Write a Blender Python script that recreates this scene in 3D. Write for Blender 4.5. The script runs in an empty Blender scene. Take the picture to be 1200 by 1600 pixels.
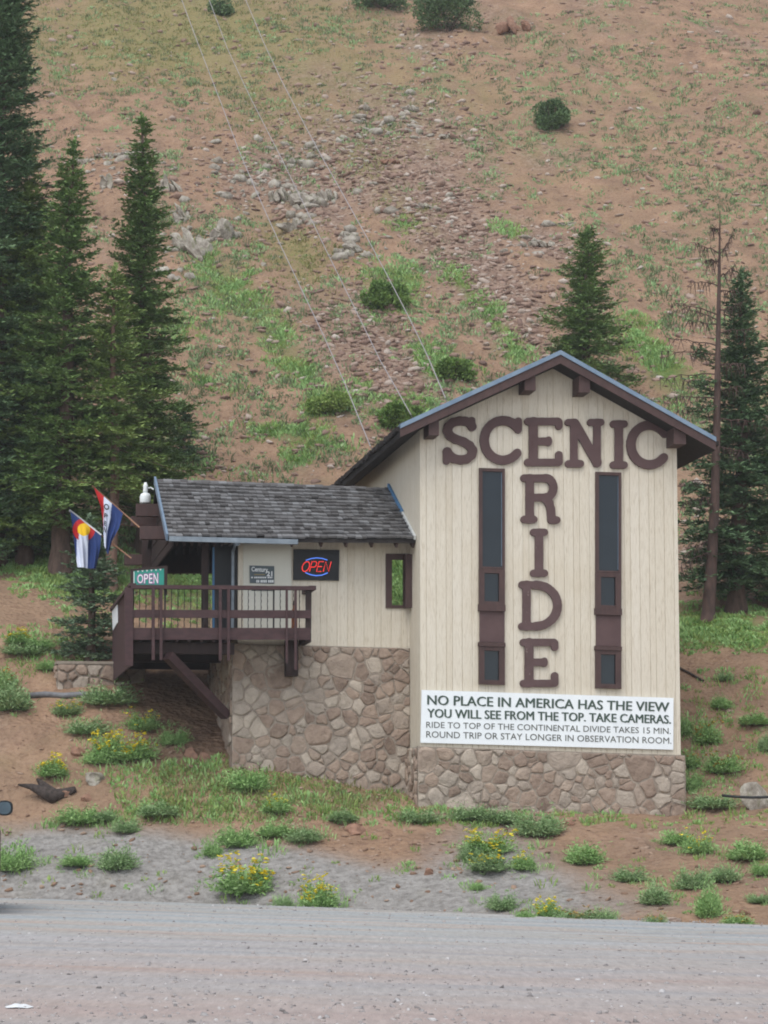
import bpy, math, random
import numpy as np
from mathutils import Vector
R = math.radians
S = bpy.context.scene
COL = S.collection

# ------------------------------------------------------------------ camera
FPX, YH, CZ = 4200.0, 1310.0, 1.5            # focal length and horizon row for a 1200x1600 frame
PITCH = math.atan((YH - 800) / FPX)
cd = bpy.data.cameras.new('camera'); cam = bpy.data.objects.new('camera', cd); COL.objects.link(cam)
cam.location = (0, 0, CZ); cam.rotation_euler = (math.pi / 2 + PITCH, 0, 0)
cd.sensor_fit = 'VERTICAL'; cd.sensor_height = 36; cd.sensor_width = 27
cd.lens = 36 * FPX / 1600; cd.clip_start = 0.5; cd.clip_end = 3000
S.camera = cam
# ------------------------------------------------------------------ sky, sun, exposure
SUN_EL, SUN_AZ = 58, 200                      # overcast: high soft sun behind the camera
w = bpy.data.worlds.new('World'); S.world = w; w.use_nodes = True
nt = w.node_tree; bgn = nt.nodes['Background']
sky = nt.nodes.new('ShaderNodeTexSky'); sky.sky_type = 'NISHITA'; sky.sun_disc = False
sky.sun_elevation = R(SUN_EL); sky.sun_rotation = R(SUN_AZ); sky.dust_density = 4; sky.altitude = 3000
hs = nt.nodes.new('ShaderNodeHueSaturation'); hs.inputs['Saturation'].default_value = 0.34
nt.links.new(sky.outputs[0], hs.inputs['Color']); nt.links.new(hs.outputs[0], bgn.inputs[0])
bgn.inputs[1].default_value = 0.15
sl = bpy.data.lights.new('sun', 'SUN'); sun = bpy.data.objects.new('sun', sl); COL.objects.link(sun)
sl.energy = 1.35; sl.angle = R(45); sl.color = (1, .985, .96)
_d = Vector((math.sin(R(SUN_AZ)) * math.cos(R(SUN_EL)), math.cos(R(SUN_AZ)) * math.cos(R(SUN_EL)), math.sin(R(SUN_EL))))
sun.rotation_euler = _d.to_track_quat('Z', 'Y').to_euler()
S.view_settings.view_transform = 'Standard'; S.view_settings.look = 'None'
S.view_settings.exposure = 0.84; S.view_settings.gamma = 1
S.cycles.filter_width = 1.9
S.cycles.max_bounces = 6; S.cycles.transparent_max_bounces = 12

# ------------------------------------------------------------------ pixel <-> world
FW = np.array([0, math.cos(PITCH), math.sin(PITCH)]); UP = np.array([0, -math.sin(PITCH), math.cos(PITCH)])
CAM = np.array([0, 0, CZ])
def ray(x, y): return FW * FPX + np.array([1., 0, 0]) * (x - 600) + UP * (800 - y)
def at(x, y, Y):
    d = ray(x, y); return CAM + d * (Y / d[1])
TA = R(9.4)                                   # the front of the building is turned this much
UU = np.array([math.cos(TA), math.sin(TA), 0]); VV = np.array([-math.sin(TA), math.cos(TA), 0]); ZZ = np.array([0, 0, 1.])
O3 = at(657, 1165, 60.0); O3[2] = 0
def W(u, v, z): return O3 + UU * u + VV * v + ZZ * z
def onv(x, y, v):                             # pixel on the plane of depth v -> (u, z)
    d = ray(x, y); t = np.dot(O3 + VV * v - CAM, VV) / np.dot(d, VV); p = CAM + d * t
    return float(np.dot(p - O3, UU)), float(p[2])
def onu(x, y, u):                             # pixel on a side plane u -> (v, z)
    d = ray(x, y); t = np.dot(O3 + UU * u - CAM, UU) / np.dot(d, UU); p = CAM + d * t
    return float(np.dot(p - O3, VV)), float(p[2])

# ------------------------------------------------------------------ helpers: meshes, things
class MB:
    def __init__(s): s.v = []; s.f = []; s.m = []
    def add(s, vs, fs, mi=0):
        b = len(s.v); s.v.extend([tuple(map(float, p)) for p in vs])
        for f in fs: s.f.append([b + i for i in f]); s.m.append(mi)
    def quad(s, a, b, c, d, mi=0): s.add([a, b, c, d], [(0, 1, 2, 3)], mi)
    def hexa(s, p, mi=0):                     # 8 corners: bottom 4, top 4
        s.add(p, [(0, 3, 2, 1), (4, 5, 6, 7), (0, 1, 5, 4), (1, 2, 6, 5), (2, 3, 7, 6), (3, 0, 4, 7)], mi)
    def fb(s, u0, u1, v0, v1, z0, z1, mi=0):  # box in the building's own axes
        s.hexa([W(u0, v0, z0), W(u1, v0, z0), W(u1, v1, z0), W(u0, v1, z0), W(u0, v0, z1), W(u1, v0, z1), W(u1, v1, z1), W(u0, v1, z1)], mi)
    def bar(s, a, b, w, h, mi=0, up=(0, 0, 1)):   # rectangular bar from a to b
        a = np.array(a, float); b = np.array(b, float); d = b - a; d /= np.linalg.norm(d)
        sd = np.cross(d, np.array(up, float)); sd /= np.linalg.norm(sd); up2 = np.cross(sd, d)
        x = sd * w / 2; y = up2 * h / 2
        s.hexa([a - x - y, a + x - y, b + x - y, b - x - y, a - x + y, a + x + y, b + x + y, b - x + y], mi)
    def prism(s, pts, vec, mi=0):
        n = len(pts); pts = [np.array(p, float) for p in pts]; q = [p + np.array(vec, float) for p in pts]
        s.add(pts + q, [tuple(range(n))[::-1], tuple(range(n, 2 * n))] + [(i, (i + 1) % n, n + (i + 1) % n, n + i) for i in range(n)], mi)
    def tube(s, pts, r, n=6, mi=0):
        pts = [np.array(p, float) for p in pts]
        rs = r if hasattr(r, '__len__') else [r] * len(pts)
        vs = []
        for i, p in enumerate(pts):
            d = pts[min(i + 1, len(pts) - 1)] - pts[max(i - 1, 0)]; d /= np.linalg.norm(d) + 1e-9
            a = np.cross(d, (0, 0, 1) if abs(d[2]) < .9 else (1, 0, 0)); a /= np.linalg.norm(a); b = np.cross(d, a)
            for k in range(n):
                t = 2 * math.pi * k / n; vs.append(p + (a * math.cos(t) + b * math.sin(t)) * rs[i])
        fs = [(i * n + k, i * n + (k + 1) % n, (i + 1) * n + (k + 1) % n, (i + 1) * n + k) for i in range(len(pts) - 1) for k in range(n)]
        fs += [tuple(range(n)), tuple(range((len(pts) - 1) * n, len(pts) * n))[::-1]]
        s.add(vs, fs, mi)
    def lathe(s, c, prof, n=16, mi=0):        # prof: (radius, z)
        vs = [(c[0] + r * math.cos(2 * math.pi * k / n), c[1] + r * math.sin(2 * math.pi * k / n), c[2] + z) for r, z in prof for k in range(n)]
        s.add(vs, [(i * n + k, i * n + (k + 1) % n, (i + 1) * n + (k + 1) % n, (i + 1) * n + k) for i in range(len(prof) - 1) for k in range(n)], mi)
    def build(s, name, mats, parent=None, loc=None, smooth=False):
        return mesh_obj(name, np.array(s.v), s.f, mats, parent, loc, smooth, s.m)
def wloc(o):
    l = np.array(o.location)
    while o.parent: o = o.parent; l = l + np.array(o.location)
    return l
def mesh_obj(name, v, f, mats, parent=None, loc=None, smooth=False, mi=None):
    if not isinstance(mats, (list, tuple)): mats = [mats]
    v = np.asarray(v, float)
    base = wloc(parent) if parent else np.zeros(3)
    l = np.array(loc, float) if loc is not None else base
    me = bpy.data.meshes.new(name)
    vv = v - l
    if isinstance(f, np.ndarray):
        k = f.shape[1]; me.vertices.add(len(vv)); me.vertices.foreach_set('co', vv.astype(np.float32).ravel())
        me.loops.add(f.size); me.loops.foreach_set('vertex_index', f.astype(np.int32).ravel())
        me.polygons.add(len(f)); me.polygons.foreach_set('loop_start', np.arange(0, f.size, k, dtype=np.int32))
        me.update(calc_edges=True)
    else: me.from_pydata([tuple(p) for p in vv], [], f); me.update()
    for m in mats: me.materials.append(m)
    if mi is not None and len(mats) > 1: me.polygons.foreach_set('material_index', np.array(mi, dtype=np.int32))
    if smooth: me.polygons.foreach_set('use_smooth', np.ones(len(me.polygons), dtype=bool))
    o = bpy.data.objects.new(name, me); COL.objects.link(o)
    if parent: o.parent = parent; o.location = tuple(l - base)
    else: o.location = tuple(l)
    return o
def tag(o, label=None, cat=None, group=None, kind=None):
    if label: o['label'] = label
    if cat: o['category'] = cat
    if group: o['group'] = group
    if kind: o['kind'] = kind
    return o
def thing(name, label, cat, loc, group=None):
    o = bpy.data.objects.new(name, None); COL.objects.link(o); o.location = tuple(map(float, loc)); o.empty_display_size = .2
    return tag(o, label, cat, group)
def copy_tree(o, parent=None):
    c = o.copy(); COL.objects.link(c)
    if parent: c.parent = parent
    for ch in list(o.children): copy_tree(ch, c)
    return c

# ------------------------------------------------------------------ materials
def lin(r, g, b, k=1.0):
    f = lambda c: (c / 255 / 12.92 if c <= 10.3 else ((c / 255 + .055) / 1.055) ** 2.4)
    return (f(r) * k, f(g) * k, f(b) * k, 1)
def newmat(name):
    m = bpy.data.materials.new(name); m.use_nodes = True; n = m.node_tree.nodes; b = n['Principled BSDF']
    b.inputs['Specular IOR Level'].default_value = .3
    return m, n, m.node_tree.links, b
def nz(n, l, scale, detail=6, rough=.6, coord='Object', stretch=None, dist=0):
    tc = n.new('ShaderNodeTexCoord'); t = n.new('ShaderNodeTexNoise')
    t.inputs['Scale'].default_value = scale; t.inputs['Detail'].default_value = detail; t.inputs['Roughness'].default_value = rough
    t.inputs['Distortion'].default_value = dist
    if stretch:
        mp = n.new('ShaderNodeMapping'); mp.inputs['Scale'].default_value = stretch
        l.new(tc.outputs[coord], mp.inputs[0]); l.new(mp.outputs[0], t.inputs['Vector'])
    else: l.new(tc.outputs[coord], t.inputs['Vector'])
    return t
def ramp(n, l, src, stops):
    r = n.new('ShaderNodeValToRGB'); e = r.color_ramp.elements
    while len(e) < len(stops): e.new(.5)
    for k, (p, c) in enumerate(stops): e[k].position = p; e[k].color = c if len(c) == 4 else (*c, 1)
    l.new(src, r.inputs[0]); return r
def mix(n, l, fac, a, b, mode='MIX'):
    x = n.new('ShaderNodeMix'); x.data_type = 'RGBA'; x.blend_type = mode
    for s, i in ((fac, 0), (a, 6), (b, 7)):
        if hasattr(s, 'is_linked'): l.new(s, x.inputs[i])
        else: x.inputs[i].default_value = s
    return x.outputs[2]
def bump(n, l, b, h, strength=.3, dist=.02):
    bp = n.new('ShaderNodeBump'); bp.inputs['Strength'].default_value = strength; bp.inputs['Distance'].default_value = dist
    l.new(h, bp.inputs['Height']); l.new(bp.outputs[0], b.inputs['Normal'])
G0, G1 = (0, 0, 0, 1), (1, 1, 1, 1)
def simple(name, c1, c2=None, scale=6, rough=.7, bmp=.2, bdist=.01, stretch=None, spec=.3, island=None, metal=0):
    m, n, l, b = newmat(name)
    b.inputs['Roughness'].default_value = rough; b.inputs['Specular IOR Level'].default_value = spec; b.inputs['Metallic'].default_value = metal
    t = nz(n, l, scale, stretch=stretch)
    c = ramp(n, l, t.outputs[0], [(.3, c1), (.7, c2 or c1)]).outputs[0]
    if island:
        g = n.new('ShaderNodeNewGeometry')
        c2_ = ramp(n, l, g.outputs['Random Per Island'], island).outputs[0]
        c = mix(n, l, .65, c, c2_)
    l.new(c, b.inputs['Base Color'])
    if bmp: bump(n, l, b, t.outputs[0], bmp, bdist)
    return m
M = {}
def siding():
    m, n, l, b = newmat('cream_siding'); b.inputs['Roughness'].default_value = .65
    a = nz(n, l, 3, stretch=(6, 6, .35)); g = nz(n, l, 18, stretch=(4, 4, .25)); big = nz(n, l, .5, 3)
    c = ramp(n, l, a.outputs[0], [(.3, lin(210, 202, 185)), (.62, lin(203, 193, 174)), (.78, lin(190, 178, 158))]).outputs[0]
    geo = n.new('ShaderNodeNewGeometry')
    c = mix(n, l, .35, c, ramp(n, l, geo.outputs['Random Per Island'], [(0, lin(198, 187, 167)), (.5, lin(209, 200, 182)), (1, lin(216, 208, 193))]).outputs[0])
    st = ramp(n, l, g.outputs[0], [(.66, G0), (.76, G1)]).outputs[0]
    c = mix(n, l, ramp(n, l, g.outputs[0], [(.52, G0), (.74, (.75, .75, .75, 1))]).outputs[0], c, lin(154, 137, 110))
    c = mix(n, l, ramp(n, l, big.outputs[0], [(.5, G0), (.75, (.3, .3, .3, 1))]).outputs[0], c, lin(190, 176, 150))
    sp_ = nz(n, l, 30, 3, .6, stretch=(1, 1, .6)); c = mix(n, l, ramp(n, l, sp_.outputs[0], [(.72, G0), (.76, (.7, .7, .7, 1))]).outputs[0], c, lin(150, 132, 108))
    l.new(c, b.inputs['Base Color']); bump(n, l, b, g.outputs[0], .25, .004); return m
M['siding'] = siding()
M['brown'] = simple('brown_paint', lin(82, 62, 58), lin(66, 50, 48), 9, .7, .25, .006, (1, 1, .4))
M['letter'] = simple('letter_brown_paint', lin(92, 72, 70), lin(80, 61, 60), 3, .75, .1, .004)
def worn():
    m, n, l, b = newmat('chipped_letter_paint'); b.inputs['Roughness'].default_value = .75
    a = nz(n, l, 5); g = nz(n, l, 14, 8, .75)
    c = ramp(n, l, a.outputs[0], [(.3, lin(94, 74, 73)), (.7, lin(82, 64, 62))]).outputs[0]
    c = mix(n, l, ramp(n, l, g.outputs[0], [(.62, G0), (.68, G1)]).outputs[0], c, lin(170, 154, 142))
    l.new(c, b.inputs['Base Color']); return m
M['letter_worn'] = worn()
M['darkwood'] = simple('dark_stained_wood', lin(58, 43, 39), lin(40, 30, 28), 8, .75, .3, .006, (1, 1, .3))
M['deckwood'] = simple('reddish_brown_deck_wood', lin(76, 54, 54), lin(56, 40, 40), 10, .7, .3, .006, (.5, .5, 1))
M['black'] = simple('black_board', lin(30, 33, 34), lin(24, 26, 28), 5, .5, .05)
M['drip'] = simple('blue_grey_metal', lin(122, 140, 156), lin(98, 118, 138), 4, .45, .05, spec=.5)
M['bluetrim'] = simple('blue_trim', lin(84, 130, 170), lin(70, 112, 150), 4, .5, .05)
M['whitetrim'] = simple('white_trim', lin(210, 212, 208), lin(190, 192, 190), 4, .5, .05)
M['gutter'] = simple('grey_gutter_metal', lin(128, 138, 146), lin(100, 110, 118), 5, .45, .08, spec=.5)
M['whiteboard'] = simple('white_sign_paint', lin(232, 236, 236), lin(224, 228, 229), 2, .5, .03)
M['signtext'] = simple('dark_green_lettering', lin(70, 86, 76), lin(62, 76, 68), 6, .6, 0)
M['signtext_thin'] = simple('brown_grey_lettering', lin(88, 88, 80), lin(78, 80, 74), 6, .6, 0)
M['panelpale'] = simple('pale_panel', lin(205, 203, 190), lin(196, 194, 180), 1.5, .6, .05)
M['concrete'] = simple('mortar', lin(158, 146, 132), lin(130, 119, 107), 9, .9, .6, .02)
M['stone'] = simple('wall_stone', lin(184, 166, 148), lin(104, 90, 79), 6, .9, .9, .06,
    island=[(0, lin(116, 98, 85)), (.25, lin(146, 125, 110)), (.5, lin(160, 139, 122)), (.75, lin(156, 146, 134)), (1, lin(188, 176, 160))])
M['shake'] = simple('weathered_shake', lin(112, 110, 108), lin(74, 71, 70), 8, .9, .5, .01, (1, 3, 1),
    island=[(0, lin(72, 69, 68)), (.3, lin(92, 90, 89)), (.6, lin(104, 103, 103)), (.85, lin(120, 119, 119)), (1, lin(138, 139, 140))])
M['shakedark'] = simple('dark_shingle', lin(52, 47, 45), lin(34, 31, 30), 8, .9, .5, .01)
def glass(name, col, rough=.12):
    m, n, l, b = newmat(name); b.inputs['Roughness'].default_value = rough; b.inputs['Specular IOR Level'].default_value = .32
    t = nz(n, l, 1.2, 3); l.new(ramp(n, l, t.outputs[0], [(.3, col), (.75, tuple(x * 1.5 for x in col[:3]))]).outputs[0], b.inputs['Base Color']); return m
M['glass'] = glass('dark_window_glass', lin(18, 27, 33))
def clear():
    m, n, l, b = newmat('clear_glass'); b.inputs['Transmission Weight'].default_value = 1; b.inputs['IOR'].default_value = 1.02; b.inputs['Roughness'].default_value = 0; b.inputs['Base Color'].default_value = (.9, .93, .92, 1); return m
M['clear'] = clear()
def emis(name, c, s):
    m, n, l, b = newmat(name); b.inputs['Base Color'].default_value = c; b.inputs['Emission Color'].default_value = c; b.inputs['Emission Strength'].default_value = s; return m
M['neonred'] = emis('red_neon', lin(225, 60, 55), .75); M['neonblue'] = emis('blue_neon', lin(80, 120, 215), .7)
M['bark'] = simple('spruce_bark', lin(112, 92, 80), lin(70, 57, 50), 10, .9, .6, .03, (1, 1, .3))
M['barkpale'] = simple('pale_bark', lin(140, 112, 96), lin(98, 77, 66), 9, .9, .6, .03, (1, 1, .3))
M['barkdead'] = simple('dead_tree_bark', lin(96, 76, 68), lin(62, 50, 46), 8, .9, .6, .03, (1, 1, .3))
def leaf(name, cs, rough=.6):
    m, n, l, b = newmat(name); b.inputs['Roughness'].default_value = rough; b.inputs['Specular IOR Level'].default_value = .2
    g = n.new('ShaderNodeNewGeometry'); k = len(cs) - 1
    r = ramp(n, l, g.outputs['Random Per Island'], [(i / k, c) for i, c in enumerate(cs)])
    t = nz(n, l, 1.1, 4); c = mix(n, l, ramp(n, l, t.outputs[0], [(.35, G0), (.65, G1)]).outputs[0], r.outputs[0], cs[-1])
    c = mix(n, l, .6, r.outputs[0], c)
    l.new(c, b.inputs['Base Color']); return m
M['needle'] = leaf('spruce_needles', [lin(66, 92, 52), lin(82, 110, 62), lin(98, 126, 70), lin(128, 152, 90)])
M['needle2'] = leaf('light_spruce_needles', [lin(78, 102, 54), lin(96, 120, 64), lin(114, 138, 74), lin(142, 160, 94)])
M['needle3'] = leaf('blue_spruce_needles', [lin(66, 88, 66), lin(84, 106, 82), lin(102, 124, 96), lin(132, 152, 120)])
M['needle4'] = leaf('dark_spruce_needles', [lin(56, 80, 56), lin(70, 96, 66), lin(84, 110, 76), lin(110, 134, 96)])
M['sage'] = leaf('grey_green_leaves', [lin(98, 138, 72), lin(114, 154, 84), lin(132, 168, 98), lin(158, 186, 124)])
M['sage2'] = leaf('dusty_leaves', [lin(92, 126, 74), lin(110, 144, 88), lin(130, 158, 106), lin(152, 172, 126)])
M['bushgreen'] = leaf('bush_leaves', [lin(68, 98, 48), lin(84, 114, 56), lin(100, 130, 64), lin(124, 148, 80)])
M['bushdark'] = leaf('dark_bush_leaves', [lin(58, 80, 52), lin(72, 96, 60), lin(86, 110, 70), lin(104, 126, 82)])
M['grass'] = leaf('grass_blades', [lin(92, 122, 58), lin(108, 138, 66), lin(126, 152, 78), lin(148, 166, 96)])
M['olive'] = leaf('dry_olive_grass', [lin(112, 112, 66), lin(128, 126, 74), lin(142, 134, 84), lin(120, 128, 84)])
M['tuft'] = leaf('hill_tufts', [lin(74, 90, 58), lin(86, 102, 68), lin(98, 112, 76), lin(116, 122, 88)])
M['yellow'] = leaf('yellow_petals', [lin(222, 202, 46), lin(232, 214, 58), lin(214, 190, 44), lin(236, 220, 80)])
M['orange'] = leaf('faded_yellow_petals', [lin(190, 152, 56), lin(180, 140, 60), lin(200, 164, 60), lin(160, 130, 70)])
M['scree'] = simple('scree_stone', lin(150, 124, 112), lin(122, 100, 90), 5, .9, .4, .02,
    island=[(0, lin(100, 80, 70)), (.3, lin(138, 113, 98)), (.6, lin(154, 130, 114)), (.85, lin(172, 156, 142)), (1, lin(200, 192, 180))])
def outc():
    m, n, l, b = newmat('pale_outcrop_rock'); b.inputs['Roughness'].default_value = .9
    t = nz(n, l, 3, 8, .7); s = nz(n, l, 6, 6, .7, stretch=(1, 1, .4))
    c = ramp(n, l, t.outputs[0], [(.3, lin(106, 97, 88)), (.5, lin(156, 148, 136)), (.7, lin(190, 184, 172))]).outputs[0]
    c = mix(n, l, ramp(n, l, s.outputs[0], [(.52, G0), (.68, G1)]).outputs[0], c, lin(124, 124, 96))
    l.new(c, b.inputs['Base Color']); bump(n, l, b, s.outputs[0], .8, .08); return m
M['outcrop'] = outc()
M['roadstone'] = simple('road_stone', lin(150, 146, 144), lin(126, 122, 120), 8, .9, .3, .01,
    island=[(0, lin(92, 88, 86)), (.2, lin(140, 134, 132)), (.5, lin(160, 156, 154)), (.8, lin(172, 160, 152)), (1, lin(202, 200, 198))])
M['pebble'] = simple('bank_pebble', lin(150, 122, 102), lin(122, 98, 82), 8, .9, .5, .03, island=[(0, lin(112, 88, 72)), (.5, lin(146, 120, 100)), (1, lin(172, 152, 134))])
M['reddish'] = simple('reddish_rock', lin(158, 122, 102), lin(124, 96, 80), 8, .9, .5, .03)
M['charred'] = simple('charred_wood', lin(84, 74, 68), lin(40, 35, 33), 14, .9, .6, .02)
M['rubber'] = simple('black_rubber', lin(40, 41, 42), lin(52, 53, 54), 8, .7, .1)
M['greypipe'] = simple('grey_pipe', lin(128, 128, 130), lin(96, 96, 98), 6, .6, .1)
M['truckpaint'] = simple('brown_vehicle_paint', lin(88, 66, 58), lin(80, 60, 53), 2, .3, .02, spec=.5)
M['paper'] = simple('white_paper', lin(226, 228, 228), lin(210, 212, 212), 5, .7, .1)
M['lampwhite'] = simple('white_enamel', lin(226, 230, 228), lin(208, 212, 210), 3, .35, 0, spec=.5)
M['orangepaint'] = simple('orange_brown_paint', lin(170, 98, 56), lin(140, 82, 52), 6, .6, .05)
M['teal'] = simple('teal_banner', lin(48, 142, 126), lin(40, 128, 114), 2, .6, .03)
M['magenta'] = simple('purple_outline', lin(138, 70, 130), None, 2, .6, 0)
M['fwhite'] = simple('flag_white', lin(216, 222, 234), lin(196, 204, 222), 4, .8, .05)
M['fblue'] = simple('flag_blue', lin(44, 66, 118), lin(38, 56, 104), 4, .8, .05)
M['fred'] = simple('flag_red', lin(196, 44, 46), lin(176, 40, 42), 4, .8, .05)
M['fgold'] = simple('flag_gold', lin(240, 196, 40), lin(230, 184, 36), 4, .8, .05)
M['fblack'] = simple('flag_black', lin(34, 34, 38), None, 4, .8, 0)
M['polewhite'] = simple('pale_pole', lin(196, 198, 200), lin(170, 170, 170), 4, .5, 0)
M['polewood'] = simple('wooden_pole', lin(168, 128, 100), lin(140, 104, 82), 8, .6, .05)
M['cable'] = simple('steel_cable', lin(160, 154, 154), lin(140, 134, 134), 40, .5, .05, spec=.5)
M['slate'] = simple('slate_sign', lin(88, 98, 102), lin(78, 88, 92), 3, .6, .03)
M['signwhite'] = simple('sign_white', lin(228, 230, 228), None, 3, .6, 0)
M['copper'] = simple('gold_line', lin(150, 132, 84), None, 3, .6, 0)
M['iron'] = simple('dark_iron', lin(44, 38, 38), lin(34, 30, 30), 9, .6, .1)

# ------------------------------------------------------------------ terrain
def vnoise(x, y, seed=0):
    xi = np.floor(x).astype(np.int64); yi = np.floor(y).astype(np.int64); fx = x - xi; fy = y - yi
    fx = fx * fx * (3 - 2 * fx); fy = fy * fy * (3 - 2 * fy)
    def h(a, b):
        n = (a * 374761393 + b * 668265263 + seed * 974634777) & 0x7fffffff
        n = ((n ^ (n >> 13)) * 1274126177) & 0x7fffffff
        return ((n ^ (n >> 16)) & 0xffff) / 65535.0
    return (h(xi, yi) * (1 - fx) + h(xi + 1, yi) * fx) * (1 - fy) + (h(xi, yi + 1) * (1 - fx) + h(xi + 1, yi + 1) * fx) * fy - .5
def fbm(x, y, seed=0, o=4):
    s = 0; a = 1.
    for k in range(o): s = s + a * vnoise(x * 2 ** k, y * 2 ** k, seed + k * 7); a *= .5
    return s
EDX = [-60, -8, -4, 0, 3.7, 7.2, 60]; EDY = [58.5, 56, 55.4, 54, 52, 50.5, 47]
def edge(X): return np.interp(X, EDX, EDY)
def roadz(X, Y): return .085 - .026 * np.clip(X, -25, 25) + .03 * fbm(X * .25, Y * .25, 5, 3)
CT = []
for x, y, Y in [(60,1288,59.5),(-60,1290,59.5),(200,1285,59.2),(350,1280,59),(520,1283,58.8),(680,1282,58.8),(850,1290,58.8),(1000,1287,58.8),(1190,1285,58.8),(1300,1285,58.8),
    (0,1350,57.6),(100,1340,57.7),(250,1345,57.4),(400,1348,57.0),(550,1350,56.6),(700,1350,56.2),(850,1365,55.5),(1000,1370,55.0),(1190,1370,54.5),(1300,1370,54.3),
    (660,1256,59.9),(760,1264,60.2),(850,1268,60.4),(960,1272,60.6),(1060,1273,60.8),
    (1080,1200,63),(1190,1205,62.5),(1300,1200,62.5),(1080,1100,65.5),(1190,1105,65.2),(1300,1100,65),(1080,1030,67.3),(1190,1025,67),(1300,1025,67),
    (1100,965,71.5),(1190,960,71.5),(1300,960,71.5),(1120,905,74.5),(1200,905,74.5),
    (0,1180,61.8),(150,1180,61.6),(-80,1180,61.8),(100,1090,64.5),(10,1090,64.5),(-80,1090,64.5),(300,1185,61.3),(365,1200,60.7),(500,1216,61.1),(635,1236,61.1),
    (250,1060,65.5),(50,980,68),(-80,980,68),(150,975,68.5),(50,900,72.5),(-60,900,72.5),(150,890,73),(250,985,70.5),(400,985,71.5),(500,905,75),(300,905,74.5)]:
    CT.append(at(x, y, Y))
for x in (-300, -80, 50, 200, 350, 500, 650, 800, 950, 1100, 1250, 1500):
    for y in (830, 700, 560, 400, 200, 0, -120):
        h0 = -37.7 + (.5 if x < 300 else 0); sl = .62
        d = ray(x, y); k = d[2] / d[1]; Y = (CZ - h0) / (sl - k); CT.append(np.array([d[0] / d[1] * Y, Y, CZ + k * Y]))
for X in (-30, -12, -8, -4, 0, 3.7, 7.2, 12, 30):
    for o in (0, -2.5, -6): Y = float(edge(X)) + o; CT.append(np.array([X, Y, .085 - .026 * np.clip(X, -25, 25)]))
CT = np.array(CT); NC = len(CT)
def _phi(d): return np.sqrt(d * d + 2.0)
_A = np.zeros((NC + 3, NC + 3))
_A[:NC, :NC] = _phi(np.hypot(CT[:, None, 0] - CT[None, :, 0], CT[:, None, 1] - CT[None, :, 1])) - np.eye(NC) * .02
_A[:NC, NC] = 1; _A[:NC, NC + 1] = CT[:, 0]; _A[:NC, NC + 2] = CT[:, 1]; _A[NC:, :NC] = _A[:NC, NC:].T
_w = np.linalg.solve(_A, np.concatenate([CT[:, 2], np.zeros(3)]))
def rbf(X, Y):
    out = np.zeros(X.shape)
    for k in range(NC): out += _w[k] * _phi(np.hypot(X - CT[k, 0], Y - CT[k, 1]))
    return out + _w[NC] + _w[NC + 1] * X + _w[NC + 2] * Y
def height(X, Y):
    X = np.asarray(X, float); Y = np.asarray(Y, float)
    Xc = np.clip(X, -34, 34); Yc = np.clip(Y, 44, 142)
    z = rbf(Xc, Yc) + np.clip(Y - 142, 0, 60) * .6 - np.clip(Y - 230, 0, 400) * .3
    e = edge(X); t = np.clip((Y - e) / 1.2, 0, 1); t = t * t * (3 - 2 * t)
    rough = np.clip((Y - e) / 4, 0, 1)
    z = z + rough * (.16 * fbm(X * .55, Y * .55, 11, 3) + .09 * fbm(X * 1.7, Y * 1.7, 21, 3))
    hill = np.clip((Y - 74) / 12, 0, 1)
    z = z + hill * .45 * fbm((X * .36 - Y * .93) * .11, (X * .93 + Y * .36) * .8, 43, 3)
    z = z + hill * (.9 * fbm(X * .09 + 3, Y * .07, 31, 3) + .35 * fbm((X + Y * .35) * .45, Y * .12, 41, 3))
    return z * t + (roadz(X, Y) - .05) * (1 - t)
def axis(lo, hi, step, far):
    a = list(np.arange(lo, hi + 1e-6, step)); s = step
    b = []; x = hi
    while x < far[1]: s *= 1.35; x += s; b.append(x)
    s = step; c = []; x = lo
    while x > far[0]: s *= 1.35; x -= s; c.append(x)
    return np.array(c[::-1] + a + b)
GX = axis(-22, 22, .2, (-120, 120)); GY = np.concatenate([axis(48, 80, .2, (-60, 80.1)), axis(80.3, 134, .3, (80.2, 230))])
GY = np.unique(np.round(GY, 4)); GXX, GYY = np.meshgrid(GX, GY); GZ = height(GXX, GYY)
def gz(X, Y):                                 # the meshed ground, bilinear
    X = np.asarray(X, float); Y = np.asarray(Y, float)
    i = np.clip(np.searchsorted(GX, X) - 1, 0, len(GX) - 2); j = np.clip(np.searchsorted(GY, Y) - 1, 0, len(GY) - 2)
    fx = (X - GX[i]) / (GX[i + 1] - GX[i]); fy = (Y - GY[j]) / (GY[j + 1] - GY[j])
    return (GZ[j, i] * (1 - fx) + GZ[j, i + 1] * fx) * (1 - fy) + (GZ[j + 1, i] * (1 - fx) + GZ[j + 1, i + 1] * fx) * fy
_YS = np.concatenate([np.arange(12, 52, .5), np.arange(52, 76, .12), np.arange(76, 160, .3)])
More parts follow.
